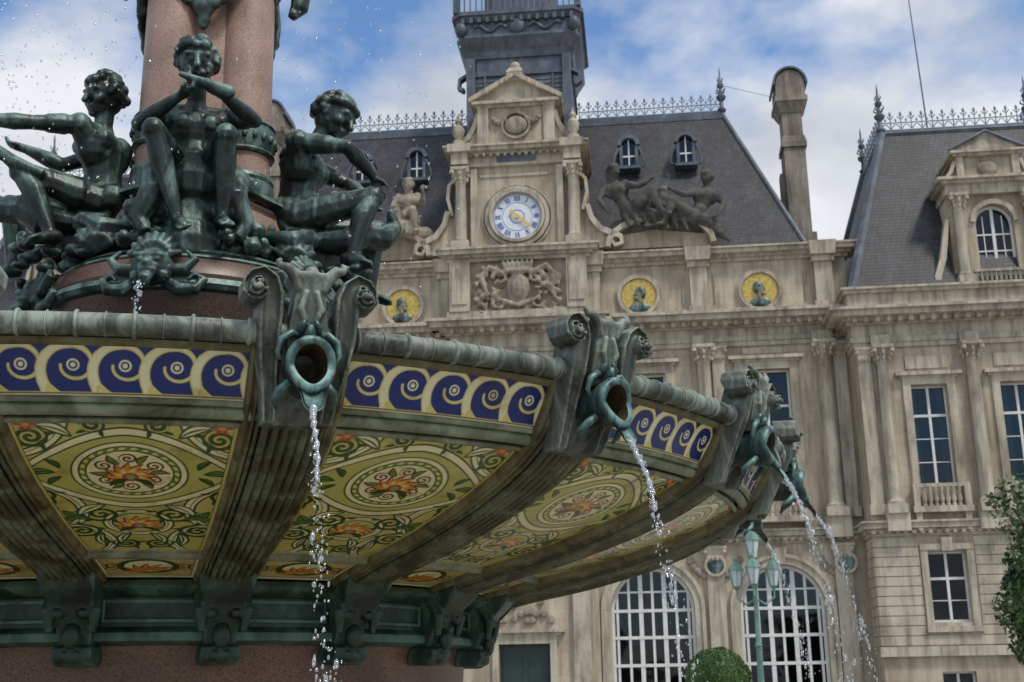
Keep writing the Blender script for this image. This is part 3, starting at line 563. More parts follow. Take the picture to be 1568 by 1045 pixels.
Z_.box(CX-.85,CX+.85,-.64,-.56,23.5,23.86)
zc=21.0
ring(T_,CX,-.42,zc,1.30,.16,.2,48); ring(T_,CX,-.42,zc,1.13,.12,.3,48); ring(T_,CX,-.42,zc,1.48,.06,.1,48)
for z in (19.75,22.95): T_.box(CX-1.6,CX+1.6,-.48,-.4,z-.06,z+.06)
DL=G(); disc(DL,CX,-.42,zc,1.08,.1,48)
NB=G(); yb=-.525; KS=.91
def bar(g,x0,z0,x1,z1,t,ya,yb_): g.ribbon([(x0,z0),(x1,z1)],t,ya,yb_)
nums=['XII','I','II','III','IIII','V','VI','VII','VIII','IX','X','XI']
for h in range(12):
    a=PI/2-2*PI*h/12; rx,rz=math.cos(a),math.sin(a); tx,tz=rz,-rx
    s=nums[h]; wd={'I':.075,'V':.15,'X':.15}; tot=sum(wd[c] for c in s); o=-tot/2
    for c in s:
        m=o+wd[c]/2; o+=wd[c]
        def q(t,rr): return (CX+(rx*rr+tx*t)*KS,zc+(rz*rr+tz*t)*KS)
        if c=='I': bar(NB,*q(m,.78),*q(m,1.04),.04,yb-.006,yb)
        if c=='V': bar(NB,*q(m-.055,1.04),*q(m,.78),.04,yb-.006,yb); bar(NB,*q(m+.055,1.04),*q(m+.008,.78),.024,yb-.009,yb)
        if c=='X': bar(NB,*q(m-.055,1.04),*q(m+.055,.78),.04,yb-.006,yb); bar(NB,*q(m+.055,1.04),*q(m-.055,.78),.024,yb-.009,yb)
ring(NB,CX,yb+.002,zc,1.12*KS,.022,.006,60); ring(NB,CX,yb+.002,zc,.70*KS,.016,.006,60); ring(NB,CX,yb+.002,zc,.33*KS,.03,.006,40)
for m_ in range(60):
    a=2*PI*m_/60; bar(NB,CX+1.065*KS*math.cos(a),zc+1.065*KS*math.sin(a),CX+1.11*KS*math.cos(a),zc+1.11*KS*math.sin(a),.014,yb-.005,yb)
HD=G()
for ang,ln,wd in((PI/2-2*PI*(4.37/12),.56,.13),(PI/2-2*PI*(21.5/60),.86,.09)):
    dx,dz=math.cos(ang),math.sin(ang); HD.ribbon([(CX-dx*.4,zc-dz*.4),(CX,zc),(CX+dx*ln*.8,zc+dz*ln*.8),(CX+dx*ln,zc+dz*ln)],[wd*1.2,wd*.6,wd,.01],yb-.06-.03*wd*10,yb-.04-.03*wd*10)
disc(HD,CX,yb-.03,zc,.1,.09,16)
# gable above clock
W_.box(CX-1.65,CX+1.65,-.3,2.2,24.26,26.2)
for s in(-1,1):
    T_.box(CX+s*1.45-.24,CX+s*1.45+.24,-.42,0,24.27,26.2)
    T_.ribbon([(CX+s*1.7,26.0),(CX+s*1.85,25.4),(CX+s*2.1,24.9),(CX+s*2.5,24.6),(CX+s*2.7,24.4)],[.16,.2,.24,.24,.2],-.35,.3)
    W_.ext([(CX+s*1.65,24.26),(CX+s*1.65,25.9),(CX+s*1.8,25.4),(CX+s*2.1,24.85),(CX+s*2.6,24.5),(CX+s*2.6,24.26)],-.2,.2)
    T_.lathe([(.26,0),(.26,.3),(.14,.36),(.24,.6),(.28,.85),(.2,1.0),(.1,1.1),(.16,1.25),(.05,1.45),(0,1.7)],12,(CX+s*2.5,-.6,24.27))
cornice(CX-1.65,CX+1.65,-.35,26.2,[(.12,.1),(.14,.28)],depth=2)
T_.ext([(CX-1.95,26.46),(CX+1.95,26.46),(CX,27.55)],-.35,1.6)
for s in(-1,1): T_.ribbon([(CX+s*2.05,26.5),(CX,27.68)],.2,-.68,1.6)
T_.box(CX-.35,CX+.35,-.6,.1,27.4,27.8); T_.frus(CX-.4,CX+.4,-.62,.1,27.8,CX-.25,CX+.25,-.5,0,28.05); T_.ball((CX,-.3,28.2),(.22,.2,.2),10)
CV.ball((CX,-.45,25.3),(.5,.15,.42)); ring(CV,CX,-.3,25.3,.6,.1,.2,20)
for s in(-1,1):
    for i in range(5): CV.ball((CX+s*(.5+.12*i),-.42,25.6-.15*i+.04*i*i),(.14,.1,.12),8)
# carved relief under clock
rnd=random.Random(5)
CVS=G()
CVS.ball((CX,-.62,17.75),(.52,.28,.72),12); CVS.ball((CX,-.8,17.75),(.34,.2,.5),12)
for i in range(7): a=-.45+.15*i; CVS.tube([(CX+a,-.75,18.5),(CX+a*1.35,-.8,18.85),(CX+a*1.4,-.8,19.0)],[.09,.08,.03],8); CVS.ball((CX+a*1.4,-.8,19.02),.07,8)
CVS.cap((CX-.45,-.75,18.5),(CX+.45,-.75,18.5),.12)
for s in(-1,1):
    CVS.tube([(CX+s*(.75+.35*math.cos(t)*(1-t/9)),-.7,18.2+.35*math.sin(t)*(1-t/9)) for t in [i*.5 for i in range(14)]],[.11-.005*i for i in range(14)],8)
    CVS.tube([(CX+s*(.8+.3*math.cos(-t)*(1-t/9)),-.7,17.15+.3*math.sin(-t)*(1-t/9)) for t in [i*.5 for i in range(14)]],[.1-.005*i for i in range(14)],8)
    CVS.tube([(CX+s*.5,-.65,18.4),(CX+s*1.2,-.7,18.7),(CX+s*1.55,-.65,18.3),(CX+s*1.35,-.65,17.6),(CX+s*1.75,-.6,17.0)],[.12,.16,.15,.12,.06],8)
    for i in range(60):
        CVS.ball((CX+s*(.7+1.1*rnd.random()),-.5-.2*rnd.random(),16.7+2.1*rnd.random()),(.07+.1*rnd.random(),.12,.06+.1*rnd.random()),7)
for i in range(14): CVS.ball((CX-.6+1.2*i/13,-.75,16.95+.25*abs(i-6.5)/6.5),.11,8)
link('carved_coat_of_arms',sculpt_mesh(CVS,'carved_coat_of_arms','carved',.045),TH)
# pediments with statues
for s in(-1,1):
    c=CX+s*6.0
    n_=12; arc=[(c+2.1*math.cos(PI-PI*i/n_),19.45+1.15*math.sin(PI*i/n_)) for i in range(n_+1)]
    W_.ext(arc,-.1,1.2); T_.ribbon([(c+2.2*math.cos(PI*i/n_),19.45+1.28*math.sin(PI*i/n_)) for i in range(n_+1)],.22,-.55,1.2)
def big(cx,cz,m,pose,S=1.15,k=1.9):
    J={}
    for a,b in pose.items():
        if a in('face','fL','fR'): J[a]=(b[0]*m,b[1],b[2])
        else: J[a]=(cx+b[0]*m*S,-.3+b[1]*S,cz+b[2]*S)
    g=G(); figure(g,J,k,True,1.6,1.15); return g
recl=dict(pelvis=(0,0,.3),chest=(-.35,-.05,1.0),neck=(-.42,-.08,1.3),head=(-.42,-.15,1.6),face=(.5,-.8,-.2),
 sL=(-.66,.0,1.15),sR=(-.08,-.15,1.15),eL=(-.9,-.1,.7),wL=(-.7,-.3,.3),fL=(.4,-.4,-.6),eR=(.3,-.45,.95),wR=(.65,-.5,1.1),fR=(.8,-.2,.3),
 hL=(.0,.12,.3),hR=(.05,-.15,.3),kL=(.8,-.1,.55),aL=(1.35,-.2,.1),tL=(1.55,-.3,.03),kR=(.7,-.45,.8),aR=(1.0,-.4,.1),tR=(1.2,-.5,.02))
seat=dict(pelvis=(0,0,.4),chest=(0,-.05,1.0),neck=(0,-.08,1.3),head=(.02,-.12,1.6),face=(.3,-.8,-.1),
 sL=(-.3,-.02,1.2),sR=(.3,-.02,1.2),eL=(-.48,-.25,.8),wL=(-.2,-.55,.7),fL=(.5,-.5,-.2),eR=(.5,-.2,.85),wR=(.55,-.5,1.2),fR=(.1,-.3,.9),
 hL=(-.15,0,.4),hR=(.15,0,.4),kL=(-.25,-.65,.5),aL=(-.2,-.6,-.15),tL=(-.2,-.85,-.2),kR=(.25,-.6,.55),aR=(.35,-.5,-.15),tR=(.4,-.75,-.2))
g=big(CX+4.75,20.6,1,recl,1.4,2.15); g2=big(CX+7.5,20.15,-1,recl,1.35,2.15)
g.add(g2.v,g2.f); rnd=random.Random(9)
for i in range(22): g.ball((CX+4.3+i*.18,.05,20.6-.025*abs(i-8)),(.42,.38,.40),8)
for i in range(7): g.tube([(CX+4.5+.35*i,-.35,21.0),(CX+4.6+.38*i,-.6,20.7),(CX+4.75+.4*i,-.6,20.25-.05*i)],[.19,.16,.07],7)
g.tube([(CX+7.5,-.2,20.5),(CX+8.1,-.35,20.3),(CX+8.5,-.35,19.8),(CX+8.9,-.35,19.5)],[.45,.36,.2,.08],8)
g.cap((CX+6.1,-.1,20.6),(CX+6.2,-.2,21.6),.36,.32); g.ball((CX+6.25,-.2,21.9),.28)
link('reclining_statues',sculpt_mesh(g,'reclining_statues','dirty',.05),TH)
g=big(CX-4.75,20.6,1,seat,1.35,2.1); rnd=random.Random(10)
for i in range(12): g.ball((CX-5.4+i*.12,.1,20.6),(.4,.35,.4),8)
for i in range(5): g.tube([(CX-5.1+.2*i,-.5,21.0),(CX-5.1+.2*i,-1.0,20.8),(CX-5.15+.22*i,-.95,20.3)],[.14,.13,.07],7)
g2=big(CX-7.4,20.1,1,recl,1.35,2.1); g.add(g2.v,g2.f)
link('seated_statue',sculpt_mesh(g,'seated_statue','carved',.05),TH)
# --- tower
TW=G()
def chbox(g,cx,y0,y1,hw,z0,z1,ch=.45,grow=0):
    h2=hw+grow; Y0,Y1=y0-grow,y1+grow
    def rg(h,a,b,z): return [(cx-h+ch,a,z),(cx+h-ch,a,z),(cx+h,a+ch,z),(cx+h,b-ch,z),(cx+h-ch,b,z),(cx-h+ch,b,z),(cx-h,b-ch,z),(cx-h,a+ch,z)]
    g.add(rg(hw,y0,y1,z0)+rg(h2,Y0,Y1,z1),[tuple(range(7,-1,-1)),tuple(range(8,16))]+[(i,(i+1)%8,8+(i+1)%8,8+i) for i in range(8)])
chbox(TW,CX,1.5,6.2,2.35,19.5,29.6,.4)
for z in np.arange(26.0,28.6,.22): chbox(TW,CX,1.46,6.24,2.39,float(z),float(z)+.16,.4)
chbox(TW,CX,1.38,6.3,2.47,28.7,28.95,.4); chbox(TW,CX,1.4,6.3,2.45,29.6,29.9,.4,.1)
for s in(-1,1):
    TW.box(CX+s*2.2-.2,CX+s*2.2+.2,1.28,1.8,24.5,29.6); TW.box(CX+s*1.55-.05,CX+s*1.55+.05,1.4,1.6,25,28.7)
    TW.ribbon([(CX+s*2.4,28.9),(CX+s*2.75,28.7),(CX+s*2.8,28.3),(CX+s*2.55,28.15)],.14,1.5,1.9)
chbox(TW,CX,1.3,6.4,2.55,29.9,30.5,.4,.3); chbox(TW,CX,1.0,6.7,2.85,30.5,30.62,.4); chbox(TW,CX,1.1,6.6,2.75,30.6,31.3,.4); chbox(TW,CX,1.0,6.7,2.8,31.3,31.55,.4,.12); chbox(TW,CX,.8,6.9,3.05,31.55,31.75,.4)
for i in range(14):
    x=CX-2.5+5*i/13; TW.box(x-.08,x+.08,.86,1.2,31.2,31.5)
for s in(-1,1):
    TW.tube([(CX+s*(.5+1.5*t),1.02,30.95+.16*math.sin(t*9)) for t in [i/20 for i in range(21)]],.07,6)
TW.ball((CX,1.0,31.0),(.35,.15,.4),10); TW.ball((CX-2.6,.95,30.9),(.3,.3,.35),8); TW.ball((CX+2.6,.95,30.9),(.3,.3,.35),8)
for i in range(21):
    x=CX-2.7+5.4*i/20; TW.tube([(x,1.0,31.75),(x,1.0,32.6)],.035,5)
TW.box(CX-2.85,CX+2.85,.92,1.08,32.6,32.72)
for s in(-1,1): TW.box(CX+s*2.8-.15,CX+s*2.8+.15,.85,1.15,31.75,32.9)
chbox(TW,CX,2.2,5.5,1.7,31.7,38,.5); chbox(TW,CX,1.9,5.8,2.0,38,38.5,.5); TW.frus(CX-1.8,CX+1.8,2.1,5.6,38.5,CX-.2,CX+.2,3.6,4.1,44)
# --- pavilions
def pavilion(c,m_):
    a,b=c-6.0,c+6.0; y=-1.5
    wc=[c-3.35,c,c+3.35]
    ops=[(k-.68,k+.68,8.85,12.75) for k in wc]+[(k-.7,k+.7,3.75,6.35) for k in wc]+[(k-.6,k+.6,.5,2.0) for k in wc]
    wall(W_,a,b,0,16.0,y,ops)
    for x in(a,b): W_.box(x-.01,x+.01,y,.2,0,16.2)
    for k in wc:
        win(k-.68,k+.68,8.85,12.75,y,2,.7,True); win(k-.7,k+.7,3.75,6.35,y,2,.62,False,2); win(k-.6,k+.6,.5,2.0,y,2,.6,False,2)
        for s in(-1,1): T_.box(k+s*.84-.15,k+s*.84+.15,y-.1,y+.02,8.85,12.76); T_.box(k+s*.84-.13,k+s*.84+.13,y-.09,y+.02,3.6,6.4)
        T_.box(k-.99,k+.99,y-.11,y+.02,12.76,13.0); cornice(k-1.05,k+1.05,y-.08,13.0,[(.1,.05),(.14,.2)],depth=.1)
        T_.box(k-.98,k+.98,y-.12,y+.02,6.4,6.62); T_.box(k-.2,k+.2,y-.2,y+.02,6.35,6.85); T_.box(k-1.0,k+1.0,y-.18,y+.02,3.4,3.6)
        balcony(k-.85,k+.85,y,8.0,.72,.4); T_.box(k-.8,k+.8,y-.05,y+.02,13.4,13.9)
    for x in (c-5.05,c-1.68,c+1.68,c+5.05):
        column(x,y-.25,7.75,14.3,.25); T_.box(x-.42,x+.42,y-.5,y,7.1,7.75); T_.box(x-.36,x+.36,y-.3,y,14.3,14.75)
    for x in (a+.3,b-.3): pil(x,y,7.75,14.3,.25,.1)
    z=2.95
    while z<6.9:
        segs=[a-.04]
        for k in wc:
            if z+.3>3.3 and z<6.7: segs+=[k-1.02,k+1.02]
        segs.append(b+.04)
        for i in range(0,len(segs),2): T_.box(segs[i],segs[i+1],y-.055,y+.02,z,z+.325)
        T_.box(a-.045,a+.02,y-.04,-.1,z,z+.325)
        z+=.36
    T_.box(a-.12,b+.12,y-.22,y+.02,2.55,2.9); T_.box(a-.1,b+.1,y-.14,y+.02,0,.4)
    cornice(a,b,y,6.95,[(.15,.08),(.12,.2),(.2,.34),(.08,.42)],dent=(.3,.14,.14,.27,.08),depth=1.6)
    cornice(a,b,y,14.3,[(.2,.1),(.2,.16),(.5,.1),(.12,.3),(.12,.5),(.22,.85),(.12,1.0)],dent=(.42,.18,.2,.62,.93),depth=2)
    T_.box(a-.15,b+.15,y-.15,1,15.8,16.5); cornice(a,b,y,16.5,[(.14,.3),(.1,.4)],depth=2)
    za,zb=16.7,24.9; t0,t1=(c-3.4,c+2.9) if m_>0 else (c-2.9,c+3.4)
    base=[(a+.1,y+.1,za),(b-.1,y+.1,za),(b-.1,9.5,za),(a+.1,9.5,za)]; top=[(t0,1.9,zb),(t1,1.9,zb),(t1,6.4,zb),(t0,6.4,zb)]
    SL.add(base+top,[(0,1,5,4),(1,2,6,5),(2,3,7,6),(3,0,4,7),(4,5,6,7)])
    for i in range(4): Z_.tube([base[i],top[i]],.2,6); finial(*top[i][:2],zb+.1,2.4)
    for i in range(4):
        p,q=top[i],top[(i+1)%4]; Z_.tube([p,q],.13,6)
    Z_.box(t0-.1,t1+.1,1.85,2.0,zb-.5,zb)
    crest(t0,t1,1.9,zb+.1); crest(1.9,6.4,t0,zb+.1,ax='y'); crest(1.9,6.4,t1,zb+.1,ax='y')
    yd=y+.35
    wall(W_,c-1.75,c+1.75,16.5,20.7,yd,[(c-.75,c+.75,16.9,20.2,1)])
    for s in(-1,1): W_.box(c+s*1.75-.01,c+s*1.75+.01,yd,4,16.5,20.7); column(c+s*1.4,yd-.2,16.75,20.6,.22)
    for s in(-1,1): T_.ribbon([(c+s*1.85,19.6),(c+s*2.0,18.8),(c+s*2.15,18.0),(c+s*2.45,17.2),(c+s*2.4,16.8)],[.14,.2,.24,.26,.2],yd-.1,yd+.3)
    GL.box(c-.73,c+.73,yd+.35,yd+.36,16.9,20.1); DK.box(c-.9,c+.9,yd+1.0,yd+1.1,16.9,20.2); FR.box(c-.06,c+.06,yd+.27,yd+.36,16.9,20.1)
    for s in(-1,1): FR.box(*sorted((c+s*.75,c+s*.66)),yd+.27,yd+.36,16.9,19.5); FR.box(c+s*.38-.02,c+s*.38+.02,yd+.29,yd+.36,16.9,19.8)
    for z in(17.5,18.3,19.0): FR.box(c-.7,c+.7,yd+.28,yd+.355,z-.03,z+.03)
    n_=14; T_.ribbon([(c+.85*math.cos(PI*i/n_),19.45+.85*math.sin(PI*i/n_)) for i in range(n_+1)],.2,yd-.12,yd+.02); FR.ribbon([(c+.7*math.cos(PI*i/n_),19.45+.7*math.sin(PI*i/n_)) for i in range(n_+1)],.1,yd+.27,yd+.36)
    for x in np.linspace(c-1,c+1,12): baluster(T_,float(x),yd-.3,16.75,.5)
    T_.box(c-1.1,c+1.1,yd-.38,yd-.2,17.25,17.36)
    cornice(c-1.75,c+1.75,yd-.15,20.6,[(.2,.1),(.25,.06),(.12,.25),(.12,.42)],depth=4)
    W_.box(c-1.2,c+1.2,yd,3,21.29,22.3); 
    for s in(-1,1): T_.box(c+s*1.1-.14,c+s*1.1+.14,yd-.12,yd+.3,21.29,22.3); T_.ribbon([(c+s*1.3,22.1),(c+s*1.45,21.7),(c+s*1.7,21.4)],.14,yd-.1,yd+.2)
    cornice(c-1.2,c+1.2,yd-.05,22.3,[(.1,.15),(.1,.28)],depth=3)
    T_.ext([(c-1.45,22.5),(c+1.45,22.5),(c+.8,23.0),(c,23.2),(c-.8,23.0)],yd-.2,3); CV.ball((c,yd-.05,21.8),(.4,.12,.35)); 
    Z_.tube([(c-1.5,yd-.25,22.55),(c,yd-.3,23.3),(c+1.5,yd-.25,22.55)],.07,6)
pavilion(19.7,1); pavilion(CX*2-19.7,-1)
Z_.tube([(18.6,3,24.9),(18.3,3,36)],[.04,.015],5)
Z_.tube([(9.65,yr,29.0),(13.0,6,28.8)],.012,4)
W_.box(-40,-25,-.3,.2,0,16); W_.box(25.8,45,-.3,.2,0,16)
SL.add([(-40,0,16.5),(-25,0,16.5),(-25,6,23),(-40,6,23)],[(0,1,2,3)]); SL.add([(25.8,0,16.5),(45,0,16.5),(45,6,23),(25.8,6,23)],[(0,1,2,3)])
T_.box(-40,-25,-.8,.2,15.9,16.4);T_.box(25.8,45,-.8,.2,15.9,16.4)
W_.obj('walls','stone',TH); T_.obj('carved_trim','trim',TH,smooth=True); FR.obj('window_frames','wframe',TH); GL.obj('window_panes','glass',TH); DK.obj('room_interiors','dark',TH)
CU.obj('curtains','curtain',TH,smooth=True); Z_.obj('zinc_ridges','zinc',TH,smooth=True); CR.obj('ridge_cresting','crest',TH,smooth=True); SL.obj('slate_roofs','slate',TH); CV.obj('small_reliefs','carved',TH,smooth=True)
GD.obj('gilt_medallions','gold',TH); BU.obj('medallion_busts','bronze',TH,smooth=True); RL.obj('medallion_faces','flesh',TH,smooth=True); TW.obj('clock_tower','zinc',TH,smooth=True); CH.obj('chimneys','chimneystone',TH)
DR.obj('front_door','doorgreen',TH); DL.obj('clock_face','dial',TH); NB.obj('clock_numerals','blue',TH); HD.obj('clock_hands','goldhand',TH)
# ================================================================== FOUNTAIN
AZ=math.radians(-15.007); FC=(math.sin(AZ)*8.5,math.cos(AZ)*8.5,0)
FT=empty('fountain',FC,-AZ)
FM=Matrix.Translation(FC)@Matrix.Rotation(-AZ,4,'Z')
RIB0=6.2
PR=[(1.98,2.13),(2.06,2.17),(2.2,2.205),(2.38,2.25),(2.6,2.295),(2.8,2.34),(3.0,2.395),(3.2,2.455),(3.4,2.53),(3.55,2.60),(3.63,2.65),(3.70,2.70),(3.76,2.79),(3.80,2.87),(3.83,2.93)]
pr=np.array(PR)
seg=np.r_[0,np.cumsum(np.hypot(np.diff(pr[:,0]),np.diff(pr[:,1])))]
def at(s): return np.interp(s,seg,pr[:,0]),np.interp(s,seg,pr[:,1])
def s_of_r(r_): return float(np.interp(r_,pr[:,0],seg))
def hw(r_): return 10-np.degrees(np.interp(r_,[2.0,3.8],[.14,.185])/r_)
def colorgrid(name,s0,s1,nx,ny,colf,lift=0.0):
    S=np.linspace(s0,s1,ny)[:,None]*np.ones((1,nx)); X=np.linspace(-1.03,1.03,nx)[None,:]*np.ones((ny,1))
    r_,z_=at(S); a=np.radians(hw(r_)*X); x=r_*np.sin(a); y=-r_*np.cos(a)
    co=np.stack([x,y,z_],-1).reshape(-1,3)
    hwm=np.radians(hw(r_))*r_
    C=colf(X*hwm,S-s0,hwm,s1-s0).reshape(-1,3); C=np.clip(C,0,1)
    idx=np.arange(nx*ny).reshape(ny,nx); fc=np.stack([idx[:-1,:-1],idx[1:,:-1],idx[1:,1:],idx[:-1,1:]],-1).reshape(-1,4)
    me=bpy.data.meshes.new(name); me.from_pydata(co.tolist(),[],fc.tolist()); me.update()
    ca=me.color_attributes.new('Col','FLOAT_COLOR','POINT'); ca.data.foreach_set('color',np.c_[C,np.ones(len(C))].astype(np.float32).ravel())
    me.polygons.foreach_set('use_smooth',[True]*len(me.polygons)); me.materials.append(M['ceramic']); return me
def fill(C,sdf,col,aa=.0035):
    m=np.clip(.5-sdf/aa,0,1)[...,None]; return C*(1-m)+np.array(col)*m
cream=(.76,.71,.46);base_=(.50,.45,.13);grn=(.022,.065,.012);lgrn=(.13,.23,.04);brn=(.12,.045,.015);org=(.68,.25,.03);redc=(.38,.06,.04);navy=(.006,.018,.15);yel=(.66,.56,.19)
def spiral(x,y,cx,cy,p,R_,flip=1,ph=0):
    dx,dy=(x-cx)*flip,y-cy; rr=np.hypot(dx,dy); t=(np.arctan2(dy,dx)+ph)/(2*PI); u=rr/p-t; d=np.abs(u-np.round(u))*p
    return np.where(rr<R_,d,1.0)
def leaf(x,y,cx,cy,ang,l,w_):
    dx,dy=x-cx,y-cy; c,s=math.cos(ang),math.sin(ang); u=dx*c+dy*s; v=-dx*s+dy*c
    t=np.clip(u/l,0,1); v=v-.12*l*np.sin(PI*t); return np.abs(v)-w_*np.sin(PI*t)**.8*(1-.3*t)+np.where((u<0)|(u>l),1,0)
def arcband(x,y,cx,cy,r_,w_): return np.abs(np.hypot(x-cx,y-cy)-r_)-w_
def lotus(C,x,y,cx,cy,s):
    for j,(n_,R_,wd,c1) in enumerate(((9,.105,.024,brn),(9,.095,.017,org),(6,.066,.015,yel))):
        for i in range(n_):
            a=PI*(-.15)+PI*1.3*i/(n_-1); C=fill(C,leaf(x,y,cx,cy-.03*s,a,R_*1.15*s,wd*s),c1)
    C=fill(C,np.hypot(x-cx,y-cy+.035*s)-.036*s,redc); C=fill(C,np.hypot(x-cx,y-cy+.035*s)-.020*s,(.25,.3,.1))
    for q in(-1,1): C=fill(C,leaf((x-cx)*q,y,.01*s,cy-.05*s,-.7,.11*s,.022*s),grn)
    return C
def main_paint(x,y,hwm,Ln):
    C=np.ones(x.shape+(3,))*np.array(base_)
    cy=Ln*.70; ax=np.abs(x)
    for (cx_,cy_,r_,w_) in((.47,cy-.36,.25,.018),(.50,cy+.40,.27,.018),(.34,cy-.74,.21,.016),(.0,cy-.50,.13,.014)):
        C=fill(C,arcband(ax,y,cx_,cy_,r_,w_+.010),grn); C=fill(C,arcband(ax,y,cx_,cy_,r_,w_),cream); C=fill(C,arcband(ax,y,cx_,cy_,r_-.004,.003),lgrn)
    # almond-shaped strap round the medallion, pointed towards the ribs
    v=(np.abs(y-cy)-.315*np.clip(1-(ax/.455)**1.75,0,1))
    C=fill(C,np.where(ax<.47,v-.016,1),grn); C=fill(C,np.where(ax<.455,v-.004,1),cream); C=fill(C,np.where(ax<.44,v+.034,1),grn); C=fill(C,np.where(ax<.435,v+.045,1),(.44,.43,.12))
    # vine scrolls
    for cx_,cy_,p,R_,fl in((.15,cy-.40,.040,.085,1),(.25,cy-.60,.038,.085,-1),(.07,cy-.77,.032,.065,1),(.37,cy-.20,.032,.066,1),(.36,cy+.26,.034,.07,-1),(.12,cy+.34,.03,.05,1)):
        C=fill(C,spiral(ax,y,cx_,cy_,p,R_,fl)-.0105,grn)
        for b_ in (0,1.3,2.6,3.9,5.2): C=fill(C,leaf(ax,y,cx_+R_*.9*math.cos(b_),cy_+R_*.9*math.sin(b_),b_+.7,.05,.012),grn)
    for a0,cx_,cy_,l,w_ in((-.75,.12,cy-.30,.18,.040),(-2.45,.31,cy-.36,.16,.036),(.5,.20,cy+.26,.17,.036),(-1.25,.04,cy-.62,.17,.032),(-1.57,.16,cy-.62,.20,.030),(2.6,.35,cy-.47,.14,.03),(-.1,.29,cy+.0,.13,.030),(.9,.27,cy+.03,.10,.022),(-.9,.27,cy-.03,.10,.022)):
        C=fill(C,leaf(ax,y,cx_,cy_,a0,l,w_),grn); C=fill(C,leaf(ax,y,cx_,cy_,a0,l,w_)+.011,cream if l>.165 else lgrn); C=fill(C,leaf(ax,y,cx_,cy_,a0,l*.9,.006),grn)
    for cx_,cy_ in((.36,cy-.34),(.37,cy+.34)):
        rr=np.hypot(ax-cx_,y-cy_); t=np.arctan2(y-cy_,ax-cx_); C=fill(C,rr-(.034+.012*np.cos(6*t)),redc); C=fill(C,rr-.016,org)
    C=lotus(C,x,y,0,cy-.50,.95)
    # main medallion
    S=.86; xs,ys=x/S,(y-cy)/S; rr=np.hypot(xs,ys); t=np.arctan2(ys,xs)
    C=fill(C,rr-.272,grn); C=fill(C,rr-.262,cream); C=fill(C,rr-.238,grn); C=fill(C,rr-.229,lgrn)
    bd=.5+.5*np.cos(t*26+rr*60); C=np.where(((rr>.208)&(rr<.227)&(bd>.45))[...,None],np.array(yel),C)
    C=fill(C,rr-.205,grn);C=fill(C,rr-.197,cream)
    for i in range(6):
        a=2*PI*(i+.5)/6; cx_,cy_=.132*math.cos(a),.132*math.sin(a)
        C=fill(C,spiral(xs,ys,cx_,cy_,.026,.045,1 if i%2 else -1,a)-.0066,brn)
        a2=2*PI*i/6
        C=fill(C,leaf(xs,ys,.085*math.cos(a2),.085*math.sin(a2),a2,.105,.026),brn); C=fill(C,leaf(xs,ys,.09*math.cos(a2),.09*math.sin(a2),a2,.085,.014),lgrn)
    C=lotus(C,xs,ys,0,.0,1.12)
    e=np.minimum(np.minimum(hwm-ax,y),Ln-y)
    C=fill(C,e-.026,grn); C=fill(C,np.abs(e-.014)-.008,yel)
    return C
def small_paint(x,y,hwm,Ln):
    C=np.ones(x.shape+(3,))*np.array((.52,.42,.17)); ax=np.abs(x)
    C=fill(C,np.abs(np.hypot(x/1.5,y-Ln*.5)-.085)-.014,grn); C=fill(C,np.hypot(x/1.5,y-Ln*.5)-.075,cream)
    for i in range(7):
        a=PI*i/6; C=fill(C,leaf(x/1.4,y,0,Ln*.3,a,.10,.017),brn); C=fill(C,leaf(x/1.4,y,0,Ln*.3,a,.09,.010),org)
    for c in(.17,.23): C=fill(C,spiral(ax,y,c,Ln*.5,.026,.05)-.006,brn)
    e=np.minimum(np.minimum(hwm-ax,y),Ln-y); C=fill(C,e-.028,grn); C=fill(C,np.abs(e-.014)-.009,cream); return C
def frieze_paint(x,y,hwm,Ln):
    C=np.ones(x.shape+(3,))*np.array(navy); nper=5; P_=2*hwm/nper; u=((x+hwm)/P_); k=np.floor(u); f_=u-k
    X=f_*P_; Pm=float(P_.mean()); cx_=Pm*.56; cy_=Ln*.54
    # running wave: a tapering tail rises from the base, sweeps over and curls into a round eye
    K=80; best=np.full(x.shape,9.0)
    for i in range(K):
        t=i/(K-1); ang=math.radians(226-405*t)
        r_=Ln*(.60-.27*min(t/.3,1)**.7) if t<.3 else Ln*(.33-.15*(t-.3)/.7)
        wd=Ln*(.10-.055*min(t/.5,1)-.022*t); px,py=cx_+r_*math.cos(ang)*1.05,cy_+r_*math.sin(ang)
        for sh_ in (-1,0,1):
            if sh_ and t>.3: continue
            best=np.minimum(best,np.hypot(X-sh_*Pm-px,y-py)-wd)
    C=fill(C,best,yel); C=fill(C,best+.006,cream)
    d=np.hypot(X-cx_,y-cy_)
    C=fill(C,d-Ln*.10,cream); C=fill(C,np.abs(d-Ln*.055)-.0035,navy)
    base=Ln*(.085+.16*np.clip(1-np.abs(f_-.08)*4.5,0,1)**1.3)
    C=fill(C,y-base,yel); C=fill(C,y-Ln*.05,cream); C=fill(C,np.abs(y-Ln*.06)-.003,brn); C=fill(C,(Ln-y)-.006,brn); return C
sm0,sm1=s_of_r(2.04),s_of_r(2.34); mn0,mn1=s_of_r(2.40),s_of_r(3.60)
fz0,fz1=s_of_r(3.69),s_of_r(3.812)
mM=colorgrid('porcelain_panel',mn0,mn1,230,380,main_paint); mS=colorgrid('porcelain_small_panel',sm0,sm1,150,90,small_paint); mF=colorgrid('porcelain_frieze',fz0,fz1,460,100,frieze_paint)
